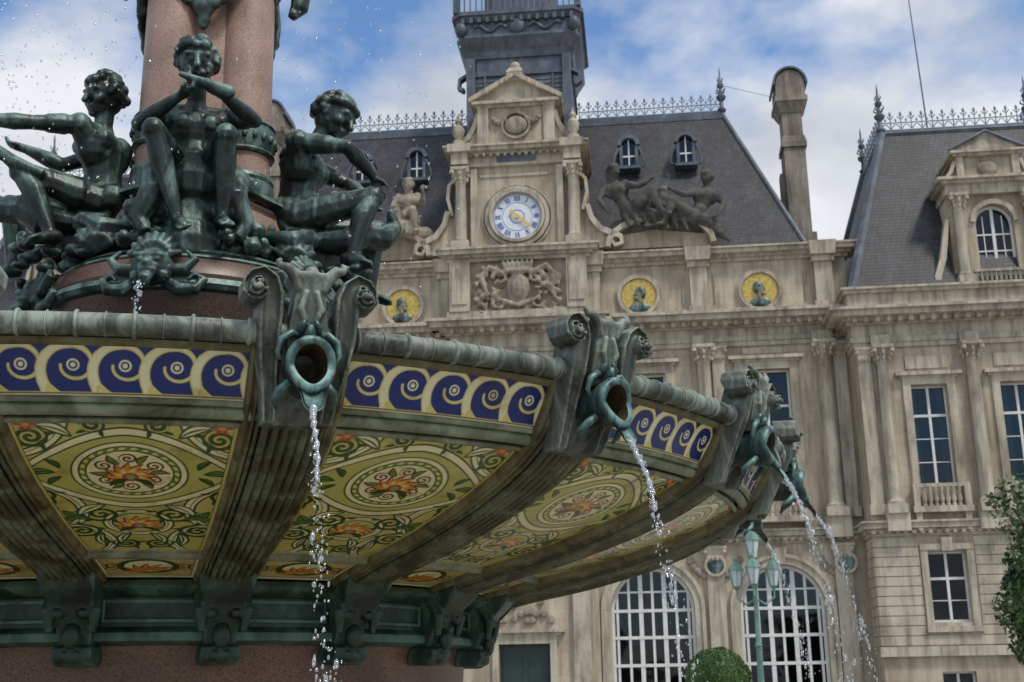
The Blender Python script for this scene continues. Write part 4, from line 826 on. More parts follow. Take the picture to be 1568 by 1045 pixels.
def sweep_rib(name,mat_,cs,s0,s1,n_,wf=1.0):
    g=G(); vs=[]; m=len(cs)
    for i in range(n_+1):
        s=s0+(s1-s0)*i/n_; r_,z_=at(s); ra,za=at(max(s-.02,0)); rb,zb=at(min(s+.02,seg[-1])); tr,tz=rb-ra,zb-za; l=math.hypot(tr,tz); nr,nz=tz/l,-tr/l
        W2=np.interp(r_,[2.0,3.8],[.14,.185])
        for a,h in cs: 
            rr=r_+nr*h; vs.append((a*W2,-rr,z_+nz*h))
    fs=[(i*m+j,(i+1)*m+j,(i+1)*m+j+1,i*m+j+1) for i in range(n_) for j in range(m-1)]
    g.add(vs,fs); return g.mesh(name,mat_,True)
cs=[(-.76,0),(-.76,.045),(-.72,.055),(-.67,.048),(-.65,.03)]
nf=6
for k in range(nf):
    c=-.55+1.10*k/(nf-1); d_=.5*1.10/(nf-1)
    cs+=[(c-d_*.95,.028),(c-d_*.75,.062),(c-d_*.3,.072),(c+d_*.3,.072),(c+d_*.75,.062),(c+d_*.95,.028)]
cs+=[(.65,.03),(.67,.048),(.72,.055),(.76,.045),(.76,0)]
mR=sweep_rib('fluted_rib','rib',cs,0,seg[-1],50)
es=[(-1.06,-.005),(-1.06,.018),(-1.0,.036),(-.94,.034),(-.90,.016),(-.87,.03),(-.82,.042),(-.78,.03),(-.76,.0)]
mE1=sweep_rib('rib_side_moulding','ribedge',es,0,seg[-1],50); mE2=sweep_rib('rib_side_moulding','ribedge',[(-a,h) for a,h in reversed(es)],0,seg[-1],50)
def torus_prof(rc,zc_,r_,n_=10): return [(rc+r_*math.cos(2*PI*i/n_),zc_+r_*math.sin(2*PI*i/n_)) for i in range(n_+1)]
g=G()
r1,z1=at(s_of_r(3.645)); g.lathe(torus_prof(r1+.003,z1-.003,.030),180); g.lathe(torus_prof(3.60,2.622,.015),180); g.lathe(torus_prof(3.685,2.685,.014),180)
g.lathe(torus_prof(2.37,2.245,.028),180); g.lathe(torus_prof(2.40,2.255,.012),180); g.lathe(torus_prof(2.335,2.235,.012),180)
g.obj('bowl_mouldings','rib',FT,smooth=True)
g=G(); g.lathe([(3.79,2.862),(3.83,2.868),(3.835,2.885),(3.82,2.892)],216); g.obj('rim_under_moulding','ribedge',FT,smooth=True)
g=G(); g.lathe([(3.81,2.88),(3.84,2.89)]+[(3.875+.044*math.cos(t),2.925+.044*math.sin(t)) for t in [-PI*.6+PI*1.2*i/9 for i in range(10)]]+[(3.80,2.965),(3.74,2.93),(3.70,2.83),(3.4,2.66),(2.5,2.42),(1.0,2.36),(.6,2.36)],216)
g.obj('bowl_rim','verdigris',FT,smooth=True)
g=G()
for i in range(18*13):
    a=2*PI*i/(18*13)
    big_=(i%2==0)
    pts=[(3.875+.046*math.cos(t),2.925+.046*math.sin(t)) for t in [-PI*.6+PI*1.2*i/7 for i in range(8)]]
    g.tube([(r_*math.sin(a),-r_*math.cos(a),z_) for r_,z_ in pts],.009 if big_ else .004,5)
g.obj('rim_bindings','verdigris',FT,smooth=True)
g=G(); g.lathe([(1.99,2.16),(2.05,2.15),(2.08,2.12),(2.03,2.09),(1.95,2.07),(1.93,1.93),(1.97,1.90),(1.97,1.86),(1.88,1.84)],144); g.obj('dark_green_band','darkring',FT,smooth=True)
g=G()
for i in range(18):
    a0=math.radians(RIB0+20*i+3.4);a1=math.radians(RIB0+20*i+16.6)
    for z0,z1_ in((1.95,1.965),(2.045,2.06)):
        g.lathe([(1.935,z0),(1.955,z0),(1.955,z1_),(1.935,z1_)],8,(0,0,0),a0,a1)
    for a in(a0,a1): g.tube([(1.95*math.sin(a),-1.95*math.cos(a),1.95),(1.95*math.sin(a),-1.95*math.cos(a),2.06)],.010,5)
g.obj('band_panels','darkring',FT)
g=G(); g.lathe([(1.88,1.845),(1.86,1.80),(1.84,1.3),(1.9,1.25),(2.0,1.2),(2.0,1.05),(1.9,1.0),(1.9,.5),(2.2,.45),(2.2,0)],96); g.obj('granite_drum','redgranite',FT,smooth=True)
g=G(); g.lathe([(5.0,0),(5.0,.45),(5.05,.5),(5.05,.56),(4.6,.56),(4.6,.4),(2,.4)],96); g.obj('lower_basin','trim',FT,smooth=True)
# bracket/spout meshes at phi=0
VB=G(); TS=G(); FB=G(); SI=G()
for s in(-1,1):
    path=[(s*.11,2.60),(s*.12,2.70),(s*.135,2.80),(s*.145,2.90),(s*.145,2.98),(s*.145,3.05),(s*.158,3.105),(s*.187,3.132),(s*.220,3.122),(s*.243,3.092)]
    vc=(s*.207,3.062)
    for i in range(1,17):
        t=.1+i*.44; rr=.044*(1-i/21); path.append((vc[0]+s*rr*math.cos(t-.2),vc[1]-rr*math.sin(t-.2)))
    th_=[.05,.06,.075,.09,.10,.095,.075,.055,.040,.032]+[.026-.0008*i for i in range(16)]
    def off(z): return np.interp(z,[2.60,2.9,3.1],[3.78,3.93,3.985])
    k=len(path); vs=[]; nn_=10
    for i,(x,z) in enumerate(path):
        a=path[max(i-1,0)];b=path[min(i+1,k-1)]; dx,dz=b[0]-a[0],b[1]-a[1]; l=math.hypot(dx,dz) or 1; t=th_[i]/2; nx,nz=-dz/l,dx/l
        o=off(z) if i<10 else 3.99+.0015*i; bk=o-.13 if i>2 else o-.10
        rowp=[(1,-.02),(.92,.006),(.7,.012),(.5,-.010),(0,-.018),(-.5,-.010),(-.7,.012),(-.92,.006),(-1,-.02)]
        for q,h in rowp: vs.append((x+nx*t*q,-(o+h),z+nz*t*q))
        vs+=[(x-nx*t,-bk,z-nz*t),(x+nx*t,-bk,z+nz*t)]
    m=11; fs=[]
    for i in range(k-1):
        q=m*i
        for j in range(m): fs.append((q+j,q+(j+1)%m,q+m+(j+1)%m,q+m+j))
    fs+=[tuple(range(m-1,-1,-1)),tuple(m*k-m+j for j in range(m))]; VB.add(vs,fs)
    VB.tube([(vc[0],-3.86,vc[1]),(vc[0],-4.03,vc[1])],[.016,.012],10)
def loft(g,secs):
    vs=[];n_=len(secs[0])
    for s_ in secs: vs+=s_
    fs=[(i*n_+j,i*n_+(j+1)%n_,(i+1)*n_+(j+1)%n_,(i+1)*n_+j) for i in range(len(secs)-1) for j in range(n_)]
    fs+=[tuple(range(n_-1,-1,-1)),tuple((len(secs)-1)*n_+j for j in range(n_))]; g.add(vs,fs)
CP=G()
loft(CP,[[(-w_,-o,z),(-w_*.5,-o-.015,z),(w_*.5,-o-.015,z),(w_,-o,z),(w_,-3.84,z),(-w_,-3.84,z)] for w_,o,z in((.072,3.93,2.86),(.078,3.95,2.92),(.066,3.965,3.0),(.058,3.97,3.06),(.060,3.98,3.10),(.078,3.99,3.13),(.085,3.99,3.145))])
for s in(-1,1): CP.tube([(s*.045,-3.97,3.08),(s*.065,-3.98,3.13),(s*.095,-3.985,3.16),(s*.122,-3.98,3.165),(s*.130,-3.975,3.185),(s*.115,-3.97,3.195)],[.02,.026,.022,.016,.012,.008],8)
CP.ball((0,-3.98,3.145),(.03,.025,.028),10)
for s in(-1,1): CP.tube([(s*.015,-3.97,2.94),(s*.04,-3.985,3.0),(s*.02,-3.99,3.07)],[.012,.016,.01],7)
loft(VB,[[(-.085,-o,z),(.085,-o,z),(.085,-(o-.14),z),(-.085,-(o-.14),z)] for o,z in((3.73,2.60),(3.80,2.70),(3.87,2.82),(3.90,2.95),(3.90,3.0))])
n_=24; ZS=2.785
def ell(o,dz,a,b,drop=0): 
    out=[]
    for i in range(n_):
        t=2*PI*i/n_; c_,s_=math.cos(t),math.sin(t)
        xx=a*c_*(1.0 if s_>0 else 1-.22*s_*s_)
        out.append((xx,-(o+(.040*max(0,-s_) if drop else 0)+(.022*max(0,s_) if drop else 0)),ZS+dz+b*s_*(1.0 if s_>0 else 1.15)))
    return out
def shell(g,secs,close=False):
    vs=[]
    for s_ in secs: vs+=s_
    fs=[(i*n_+j,i*n_+(j+1)%n_,(i+1)*n_+(j+1)%n_,(i+1)*n_+j) for i in range(len(secs)-1) for j in range(n_)]
    if close: fs.append(tuple((len(secs)-1)*n_+j for j in range(n_)))
    g.add(vs,fs)
shell(TS,[ell(3.78,.0,.070,.080),ell(3.92,.0,.072,.082),ell(3.955,.0,.088,.098,1),ell(3.985,-.002,.097,.107,1),ell(4.01,-.004,.096,.106,1),ell(4.02,-.006,.085,.094,1),ell(4.012,-.006,.063,.074,1)])
shell(SI,[ell(4.012,-.006,.063,.074,1),ell(3.95,-.004,.058,.067),ell(3.84,0,.05,.06)],True)
tp=[]
for i in range(8):
    t=i/7; o=3.98+.105*t; z=2.695-.010*t-.085*t*t; ww=.058*(1-.25*t)
    tp.append([(ww*math.sin(b),-(o),z+.022-.04*math.cos(b)) for b in [(-1+2*j/8)*1.35 for j in range(9)]])
vs=[p for r_ in tp for p in r_]+[(x*.82,y+.004,z+.010) for r_ in tp for x,y,z in r_]
fs=[(i*9+j,i*9+j+1,(i+1)*9+j+1,(i+1)*9+j) for i in range(7) for j in range(8)]
TS.add(vs,fs+[tuple(72+q for q in f) for f in fs])
for s in(-1,1):
    TS.tube([(s*.03,-3.95,2.90),(s*.07,-3.975,2.905),(s*.105,-3.97,2.88),(s*.118,-3.96,2.83),(s*.105,-3.965,2.80)],[.012,.017,.016,.011,.005],7)
    TS.tube([(s*.07,-3.96,2.72),(s*.10,-3.94,2.69),(s*.115,-3.90,2.66),(s*.10,-3.88,2.63)],[.014,.018,.013,.006],7)
    TS.tube([(s*.02,-3.94,2.90),(s*.035,-3.98,2.935),(s*.015,-3.985,2.96)],[.02,.018,.008],7)
TS.tube([(0,-3.93,2.88),(0,-3.985,2.905),(0,-4.0,2.935)],[.03,.024,.01],8)
loft(FB,[[(-w_,-o,z),(w_,-o,z),(w_,-1.85,z),(-w_,-1.85,z)] for w_,o,z in((.09,1.99,1.74),(.10,2.03,1.78),(.095,2.03,1.83),(.08,1.99,1.84),(.085,2.03,1.93),(.10,2.10,2.03),(.13,2.17,2.10),(.14,2.2,2.145),(.14,2.2,2.18))])
for s in(-1,1): FB.tube([(s*.11,-2.0,2.12),(s*.12,-2.08,2.0),(s*.10,-2.06,1.9)],[.025,.03,.02],8); FB.ball((s*.06,-2.08,1.99),.03,8)
FB.ball((0,-2.05,1.88),(.05,.04,.06),10); FB.ball((0,-2.0,1.79),(.06,.06,.04),8)
meV=sculpt_mesh(VB,'scroll_bracket','verdigris',.0055,1); meC=sculpt_mesh(CP,'bracket_crown','verdigris',.006,1); meT=TS.mesh('spout_mouth','teal',True); meI=SI.mesh('spout_inside','spoutin',True); meF=sculpt_mesh(FB,'foot_bracket','darkring',.009,1)
for k in range(18):
    p=math.radians(RIB0+20*k); q=math.radians(RIB0+10+20*k)
    link('porcelain_panel',mM,FT,q); link('porcelain_small_panel',mS,FT,q); link('porcelain_frieze',mF,FT,q)
    link('fluted_rib',mR,FT,p); link('rib_moulding_a',mE1,FT,p); link('rib_moulding_b',mE2,FT,p)
    link('scroll_bracket',meV,FT,p); link('bracket_crown',meC,FT,p); link('spout_mouth',meT,FT,p); link('spout_inside',meI,FT,p); link('foot_bracket',meF,FT,p)
g=G(); g.lathe([(a-.01,b+.02) for a,b in PR],180); g.obj('bowl_shell','darkring',FT,smooth=True)
# --- central pedestal and column
DZ=-.10
g=G(); g.lathe([(.55,2.36),(.5,3.2),(.62,3.6),(.83,3.88+DZ),(.94,4.05+DZ),(.96,4.10+DZ)],64); g.lathe([(.94,4.18+DZ),(.96,4.22+DZ),(.93,4.32+DZ),(.84,4.38+DZ)],64)
g.lathe([(.70,4.40+DZ),(.66,4.50),(.60,4.62),(.60,4.80),(.56,4.84)],8,a0=PI/8,a1=2*PI+PI/8); g.obj('granite_pedestal','redgranite',FT,smooth=True)
g=G(); g.lathe([(.96,4.10+DZ),(1.0,4.11+DZ),(1.02,4.14+DZ),(1.0,4.18+DZ),(.94,4.19+DZ)],64); g.lathe([(.84,4.38+DZ),(.86,4.40+DZ),(.82,4.43+DZ),(.70,4.44+DZ)],64); g.lathe(torus_prof(.90,4.345+DZ,.018),64)
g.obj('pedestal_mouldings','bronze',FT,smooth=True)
PK=G(); BR=G()
PK.lathe([(.60,4.62),(.62,4.7),(.58,4.84),(.54,4.86)],8,a0=PI/8,a1=2*PI+PI/8)
core=[(.40,4.84),(.38,5.6),(.35,7.8)]; PK.lathe(core,8,a0=PI/8,a1=2*PI+PI/8)
for i in range(4):
    t=math.radians(47+90*i); c=(.37*math.sin(t),-.37*math.cos(t),0)
    PK.lathe([(.195,4.84),(.19,5.4),(.175,7.8)],24,c)
    for z,w_,r_ in((4.95,.05,.205),(5.02,.03,.2),(5.32,.1,.2),(5.43,.02,.2),(5.22,.02,.2)):
        BR.lathe([(r_-.02,z-w_),(r_+.015,z-w_*.9),(r_+.025,z),(r_+.015,z+w_*.9),(r_-.02,z+w_)],24,c)
    for j in range(20):
        a=2*PI*j/20; BR.ball((c[0]+.225*math.sin(a),c[1]-.225*math.cos(a),5.32),(.02,.02,.035),6)
BR.lathe([(.62,4.84),(.66,4.86),(.64,4.9),(.58,4.92)],8,a0=PI/8,a1=2*PI+PI/8)
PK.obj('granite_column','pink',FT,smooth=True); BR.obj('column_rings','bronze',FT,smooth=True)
cg=G(); sh=G()
for q in range(4):
    t=math.radians(90*q-6); Rz=Matrix.Rotation(t,3,'Z')
    def tr(x,y,z): return tuple(Rz@Vector((x,y,z)))
    for i in range(46):
        a=2*PI*i/46*1; rr=1+.12*math.sin(i*2.1)
        x,z=.235*rr*math.cos(a),6.62+.28*rr*math.sin(a)*(1.0 if math.sin(a)>0 else 1.15)
        cg.ball(tr(x,-.46+.02*math.sin(i),z),(.035,.035,.05),7,Rz)
    cg.ball(tr(0,-.45,6.3),(.10,.06,.12),8,Rz); cg.ball(tr(0,-.44,6.18),(.05,.05,.1),8,Rz)
    for s in(-1,1):
        cg.tube([tr(s*.2,-.46,6.4),tr(s*.3,-.46,6.55),tr(s*.33,-.44,6.75),tr(s*.27,-.44,6.9)],[.03,.05,.05,.03],7)
        cg.tube([tr(s*.05,-.46,6.28),tr(s*.16,-.47,6.33),tr(s*.2,-.47,6.42),tr(s*.15,-.48,6.46)],[.03,.04,.035,.02],7)
    sh.ball(tr(0,-.44,6.63),(.19,.04,.23),14,Rz)
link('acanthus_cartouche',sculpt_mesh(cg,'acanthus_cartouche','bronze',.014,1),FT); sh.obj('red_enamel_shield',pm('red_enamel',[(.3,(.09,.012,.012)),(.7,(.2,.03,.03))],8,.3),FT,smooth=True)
cgm=G()
for s in(-1,1):
    for z0 in (6.55,):
        cgm.tube([(s*.58,-.1,z0+.5),(s*.66,-.12,z0+.2),(s*.64,-.12,z0-.02),(s*.58,-.1,z0-.1)],[.05,.08,.07,.03],8)
        for i in range(8): cgm.ball((s*(.6+.03*math.sin(i*2)),-.16+.03*math.cos(i),z0-.08+.08*i),.045,7)
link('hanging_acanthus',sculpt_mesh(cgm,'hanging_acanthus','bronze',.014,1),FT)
# --- bronze seated children
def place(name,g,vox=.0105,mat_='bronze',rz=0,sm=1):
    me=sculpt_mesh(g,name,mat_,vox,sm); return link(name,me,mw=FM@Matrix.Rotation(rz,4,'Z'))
front=dict(pelvis=(-.05,-.58,4.94),chest=(-.05,-.62,5.23),neck=(-.06,-.66,5.42),head=(-.07,-.78,5.65),face=(.02,-.9,-.30),
 sL=(-.27,-.62,5.34),sR=(.17,-.62,5.34),eL=(-.41,-.84,5.14),wL=(-.17,-1.02,5.27),fL=(.8,-.2,.45),eR=(.32,-.84,5.24),wR=(.11,-1.02,5.31),fR=(-.8,-.2,.3),
 hL=(-.15,-.60,4.92),hR=(.06,-.60,4.92),kL=(-.31,-1.0,5.04),aL=(-.13,-.93,4.48),tL=(-.09,-1.05,4.39),kR=(.14,-1.02,5.04),aR=(.14,-.90,4.52),tR=(.17,-1.02,4.44))
g=G(); figure(g,front,1.05,True,1.30,1.22)
g.cap((-.16,-1.06,5.41),(.14,-1.08,5.31),.02,.045); g.ball((.0,-1.05,5.36),(.09,.04,.03),10)
rnd=random.Random(11)
for i in range(14): g.ball((-.07+rnd.uniform(-.07,.07),-.89+rnd.uniform(-.03,.02),5.53+rnd.uniform(-.04,.03)),.024,7)
for q in(-1,1):
    g.tube([(-.04+q*.15,-.6,4.98),(-.04+q*.27,-.72,4.85),(-.04+q*.25,-.85,4.68),(-.04+q*.33,-.82,4.5),(-.04+q*.28,-.86,4.4)],[.10,.09,.09,.07,.04],9)
    for i in range(10): g.ball((-.04+q*rnd.uniform(.15,.42),-.75-.12*rnd.random(),4.34+rnd.uniform(0,.25)),rnd.uniform(.035,.065),7)
g.cap((-.05,-.45,4.9),(-.05,-.62,4.85),.22); g.cap((-.05,-.55,4.75),(-.05,-.7,4.4),.16,.2)
place('bronze_piper_statue',g)
rightf=dict(pelvis=(.64,-.10,4.84),chest=(.70,-.14,5.22),neck=(.79,-.17,5.42),head=(.91,-.20,5.64),face=(.75,-.45,-.5),
 sL=(.64,-.36,5.34),sR=(.80,.08,5.34),eL=(.98,-.48,5.28),wL=(1.18,-.40,5.10),fL=(.3,.1,-.9),eR=(1.05,.05,5.22),wR=(1.18,-.12,5.05),fR=(.3,-.4,-.7),
 hL=(.68,-.22,4.82),hR=(.70,.04,4.82),kL=(1.18,-.38,4.96),aL=(1.02,-.44,4.48),tL=(1.13,-.54,4.40),kR=(1.27,.02,4.86),aR=(1.22,.0,4.38),tR=(1.34,-.06,4.30))
def extras(g,x,sgn=1):
    g.cap((x*.62,-.05,4.75),(x*.8,-.1,4.55),.24,.22); 
    g.tube([(x*.8,-.3,4.62),(x*1.0,-.38,4.6),(x*1.1,-.3,4.7),(x*1.28,-.2,4.72),(x*1.38,-.1,4.85),(x*1.34,-.12,4.98)],[.07,.10,.11,.09,.06,.03],9)
    g.tube([(x*.6,-.4,4.62),(x*.72,-.52,4.55),(x*.6,-.62,4.5),(x*.45,-.6,4.52),(x*.48,-.52,4.62)],[.06,.08,.07,.05,.03],8)
    rnd=random.Random(2)
    for i in range(34): 
        g.ball((x*(.45+.7*rnd.random()),-.30+.5*rnd.random()-.25,4.24+.24*rnd.random()),(rnd.uniform(.04,.09),rnd.uniform(.04,.08),rnd.uniform(.03,.05)),8)
    for i in range(7):
        a=(-1+2*i/6)*1.0; g.tube([(x*.62,-.60,4.34),(x*(.62+.10*math.sin(a)),-.64,4.34+.10*math.cos(a)),(x*(.62+.16*math.sin(a)),-.61,4.34+.17*math.cos(a))],[.02,.032,.022],7)
g=G(); figure(g,rightf,1.12,True,1.30,1.2); extras(g,1); place('bronze_child_statue',g)
left={a:((-b[0],b[1],b[2])) for a,b in rightf.items()}
left.update(head=(-.68,-.16,5.64),neck=(-.68,-.14,5.42),face=(-.8,-.5,-.25),chest=(-.67,-.12,5.22),sR=(-.82,-.28,5.35),sL=(-.58,.08,5.35),eR=(-1.12,-.36,5.30),wR=(-1.42,-.4,5.27),fR=(-.9,-.1,-.1),eL=(-.95,.1,5.2),wL=(-1.2,.1,5.3),fL=(-.8,0,.2),
  hR=(-.68,-.22,4.82),hL=(-.7,.04,4.82),kR=(-1.15,-.38,4.93),aR=(-.92,-.46,4.48),tR=(-1.02,-.56,4.40),kL=(-1.25,0,4.83),aL=(-1.2,0,4.38),tL=(-1.32,-.06,4.30))
g=G(); figure(g,left,1.08,True,1.30,1.15); extras(g,-1)
g.tube([(-1.75,-.45,5.22),(-1.5,-.42,5.26),(-1.35,-.4,5.1),(-1.2,-.42,4.98),(-1.0,-.45,4.9)],[.06,.035,.03,.05,.03],8); g.tube([(-1.75,-.42,5.4),(-1.55,-.42,5.2),(-1.42,-.4,5.05),(-1.3,-.4,4.95)],[.03,.04,.05,.03],8)
place('bronze_child_statue',g)
g=G(); figure(g,rightf,1.12); extras(g,1); place('bronze_child_statue',g,rz=PI/2,vox=.016)
mk=G()
mk.ball((0,-1.0,4.22),(.13,.12,.12),12); mk.ball((0,-1.08,4.17),(.07,.08,.06),10); mk.ball((0,-1.14,4.21),(.03,.03,.03),8); mk.cap((-.07,-1.09,4.275),(.07,-1.09,4.275),.02,None,8)
for s in(-1,1):
    mk.ball((s*.05,-1.09,4.245),(.03,.025,.02),8); mk.ball((s*.08,-1.04,4.15),.05,8)
    mk.tube([(s*.08,-1.0,4.14),(s*.17,-1.02,4.07),(s*.27,-1.0,4.08),(s*.31,-.97,4.15),(s*.25,-.98,4.18),(s*.22,-1.0,4.14)],[.04,.045,.04,.03,.02,.01],8)
    mk.tube([(s*.10,-1.02,4.2),(s*.2,-1.02,4.2),(s*.26,-1.0,4.27),(s*.2,-1.0,4.33)],[.04,.04,.03,.01],8)
for i in range(9):
    a=(-1+2*i/8)*1.25; mk.tube([(0,-.98,4.27),(.11*math.sin(a),-1.01,4.27+.12*math.cos(a)),(.17*math.sin(a),-.97,4.27+.19*math.cos(a))],[.02,.03,.022],7)
mk.tube([(0,-1.10,4.14),(0,-1.15,4.10),(0,-1.14,4.06)],[.05,.04,.03],8)
mk.v=[(a,b,c-.09) for a,b,c in mk.v]
meM=sculpt_mesh(mk,'shell_mask','bronze',.008,1)
for i in range(6): link('shell_mask',meM,FT,math.radians(-15+60*i))
gl=G(); rnd=random.Random(21)
for i in range(240):
    a=rnd.uniform(0,2*PI); r_=rnd.uniform(.62,.82); gl.ball((r_*math.sin(a),-r_*math.cos(a),4.33+rnd.uniform(0,.12)+(.82-r_)*.6),(rnd.uniform(.03,.07),rnd.uniform(.03,.07),rnd.uniform(.025,.05)),7)
link('shell_garland',sculpt_mesh(gl,'shell_garland','bronze',.012,1),FT)
# --- water
def ico(c,r_,st=1.0,dr=None,g=None):
    t=(1+5**.5)/2; vs=[(-1,t,0),(1,t,0),(-1,-t,0),(1,-t,0),(0,-1,t),(0,1,t),(0,-1,-t),(0,1,-t),(t,0,-1),(t,0,1),(-t,0,-1),(-t,0,1)]
    fs=[(0,11,5),(0,5,1),(0,1,7),(0,7,10),(0,10,11),(1,5,9),(5,11,4),(11,10,2),(10,7,6),(7,1,8),(3,9,4),(3,4,2),(3,2,6),(3,6,8),(3,8,9),(4,9,5),(2,4,11),(6,2,10),(8,6,7),(9,8,1)]
    k=r_/1.9; g.add([(c[0]+v[0]*k,c[1]+v[1]*k,c[2]+v[2]*k*st) for v in vs],fs)
def jet(seed,vo=.62):
    rnd=random.Random(seed); g=G()
    wob=rnd.uniform(0,6)
    def pos(t): return (.012*math.sin(9*t+wob)*t*4,-(4.07+vo*t),2.60-.3*t-4.9*t*t)
    for q in range(3):
        pts=[];rad=[]
        ph=rnd.uniform(0,6)
        T=rnd.uniform(.14,.25)
        for i in range(46):
            t=T*i/45; p=pos(t); w_=.004+.024*t
            pts.append((p[0]+w_*math.sin(30*t+ph+q*2),p[1]+w_*math.cos(35*t+ph),p[2])); rad.append(max(.001,(.0095-.026*t)*(1+.7*math.sin(i*1.1+ph))*(1 if i<42 else .4)))
        g.tube(pts,rad,8)
    for i in range(430):
        t=.14+.54*rnd.random()**.9; t+=.012*math.sin(t*60+wob); p=pos(t); sp=.003+.13*t*t
        big_=rnd.random()<.10
        ico((p[0]+rnd.gauss(0,sp),p[1]+rnd.gauss(0,sp),p[2]+rnd.gauss(0,.03)),rnd.uniform(.006,.010) if big_ else rnd.uniform(.0016,.005),rnd.uniform(1,2.6),g=g)
    return g.mesh('water_jet','water',True)
for k in range(-2,5):
    a=math.radians(RIB0+20*k); link('water_jet',jet(k+10,.62+.05*math.sin(k*2.3)),mw=FM@Matrix.Rotation(a,4,'Z'))
g=G(); rnd=random.Random(4)
for i in range(1200):
    c=(rnd.gauss(-1.4,.6) if i<900 else rnd.gauss(.9,.7),rnd.uniform(-1.2,1.2),rnd.uniform(4.6,7.4)); ico(c,rnd.uniform(.004,.0095),1.5,g=g)
for i in range(60): 
    t=rnd.random(); ico((-.33+rnd.gauss(0,.015),-1.15-.12*t+rnd.gauss(0,.015),3.97-.35*t*t),rnd.uniform(.003,.008),1.8,g=g)
link('water_spray',g.mesh('water_spray','water',True),mw=FM)
g=G(); g.lathe([(0,2.80),(3.70,2.80)],64); g.obj('basin_water',pm('basin_water_surface',[(.3,(.05,.08,.08)),(.7,(.08,.12,.12))],3,.05,bump=.3),FT)
# ================================================================== STREET LAMP
SLp=empty('street_lamp',(6.55,34.6,0))
g=G(); g.lathe([(.28,0),(.28,.25),(.2,.35),(.16,.9),(.2,1.0),(.1,1.1),(.075,2.6),(.11,2.65),(.07,2.75),(.06,4.2),(.1,4.25),(.07,4.35),(.05,4.9),(.09,4.95)],14)
for a in (0,2*PI/3,4*PI/3):
    d=(math.cos(a+.3),math.sin(a+.3)); g.tube([(0,0,3.9),(d[0]*.3,d[1]*.3,3.75),(d[0]*.58,d[1]*.58,3.95),(d[0]*.58,d[1]*.58,4.2)],[.035,.035,.03,.03],7)
lg=G()
def lantern(x,y,z,s=1):
    lg.lathe([(.09*s,0),(.17*s,.38*s)],6,(x,y,z)); g.lathe([(.04*s,-.08*s),(.11*s,0),(.09*s,.02*s)],6,(x,y,z)); g.lathe([(.2*s,.38*s),(.19*s,.42*s),(.1*s,.55*s),(.05*s,.6*s),(.06*s,.66*s),(0,.74*s)],6,(x,y,z))
    for i in range(6):
        t=2*PI*i/6; g.tube([(x+.092*s*math.sin(t),y-.092*s*math.cos(t),z),(x+.175*s*math.sin(t),y-.175*s*math.cos(t),z+.38*s)],.012,4)
lantern(0,0,5.0,1.25)
for a in (0,2*PI/3,4*PI/3): lantern(math.cos(a+.3)*.58,math.sin(a+.3)*.58,4.25,1.15)
g.obj('post','greenpaint',SLp,smooth=True); lg.obj('lantern_glass','lampglass',SLp)
# small tricolour on the balcony
FL=empty('tricolour_flag',(0,50,0),-math.radians(5.8))
for mat_,i in(('fblue',0),('white',1),('red',2)):
    g=G(); x0=10.72+i*.13
    g.add([(x0+.13*j/3,-1.0+.04*math.sin(j+i*3),8.75-.11*k_) for k_ in range(5) for j in range(4)],[(k_*4+j,k_*4+j+1,k_*4+5+j,k_*4+4+j) for k_ in range(4) for j in range(3)]); g.obj('stripe_'+mat_,mat_,FL,smooth=True)
g=G(); g.tube([(10.71,-.6,7.9),(10.71,-1.0,8.9)],.018,6); g.obj('flag_pole','wframe',FL)
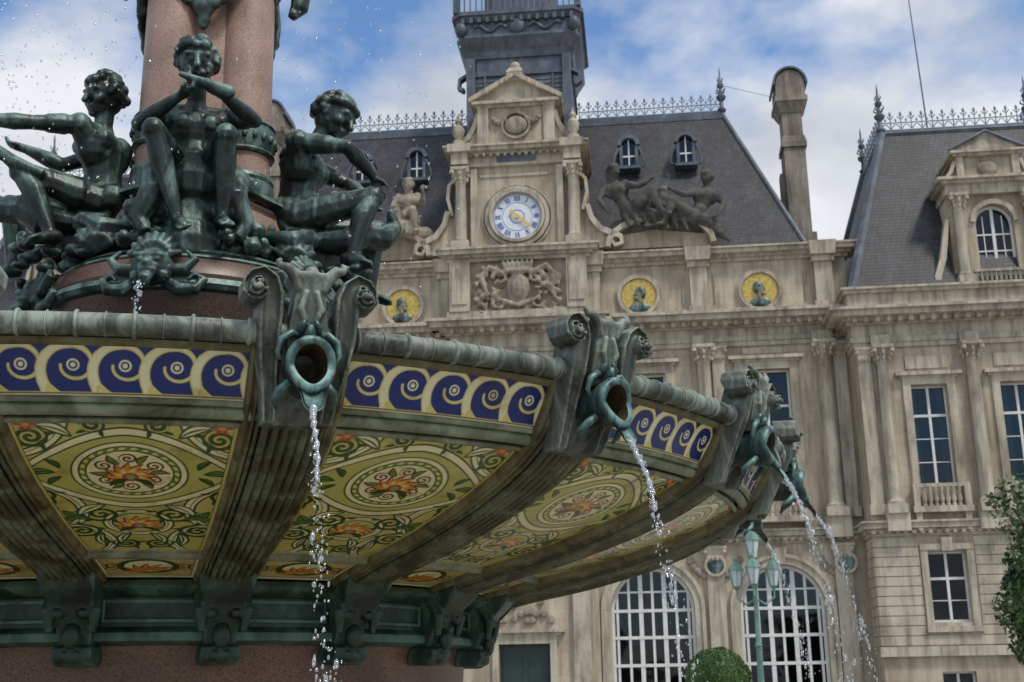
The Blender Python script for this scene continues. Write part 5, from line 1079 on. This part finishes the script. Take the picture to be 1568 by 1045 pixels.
# ================================================================== FOLIAGE
def leaves(g,n,fn,size,rnd):
    vs=[];fs=[]
    for i in range(n):
        c,nrm=fn(rnd); s=size*rnd.uniform(.6,1.3)
        a=Vector((rnd.gauss(0,1),rnd.gauss(0,1),rnd.gauss(0,.6))); 
        if nrm is not None: a=a*.5+nrm*.5
        a.normalize(); t=a.orthogonal().normalized(); t=Matrix.Rotation(rnd.uniform(0,6.3),3,a)@t; b=a.cross(t)
        o=len(vs); C=Vector(c); vs+=[C-t*s,C+b*s*.45,C+t*s,C-b*s*.45]; fs.append((o,o+1,o+2,o+3))
    g.add(vs,fs)
TR=empty('tree',(11.75,25.5,0)); rnd=random.Random(8)
g=G(); g.tube([(0,0,0),(.05,0,.8),(.0,.05,1.6),(.1,0,2.6),(0,0,4)],[.17,.14,.12,.09,.04],10)
tips=[]
for i in range(40):
    a=rnd.uniform(0,2*PI); z=rnd.uniform(.9,3.6); l=rnd.uniform(.8,1.65); tip=(math.cos(a)*l,math.sin(a)*l,z+rnd.uniform(.1,1.5)); g.tube([(0,0,z),(math.cos(a)*l*.5,math.sin(a)*l*.5,z+.3),tip],[.05,.035,.01],6); tips.append(tip)
g.obj('trunk_and_limbs','trunk',TR,smooth=True)
cl=[(t,rnd.uniform(.35,.6)) for t in tips]+[((rnd.gauss(0,.75),rnd.gauss(0,.75),rnd.uniform(1.0,5.0)),rnd.uniform(.4,.7)) for _ in range(44)]
def lf(r_):
    c,rr=r_.choice(cl); d=Vector((r_.gauss(0,1),r_.gauss(0,1),r_.gauss(0,1))).normalized(); q=r_.random()**.4
    return (Vector(c)+d*rr*q,d)
g=G(); leaves(g,38000,lf,.082,rnd); g.obj('foliage','leaf',TR)
TP=empty('topiary_ball',(4.62,29.6,0)); g=G(); g.tube([(0,0,0),(0,0,1.2)],.07,8); g.obj('stem','trunk',TP)
g=G(); g.ball((0,0,1.72),.66,20); g.obj('inner_growth','leaf2',TP,smooth=True)
def lf2(r_):
    d=Vector((r_.gauss(0,1),r_.gauss(0,1),r_.gauss(0,1))).normalized(); return (Vector((0,0,1.72))+d*(.70+.06*r_.random()+.02*math.sin(d.x*9)*math.sin(d.z*8)),d)
g=G(); leaves(g,9000,lf2,.035,rnd); g.obj('foliage','leaf2',TP)
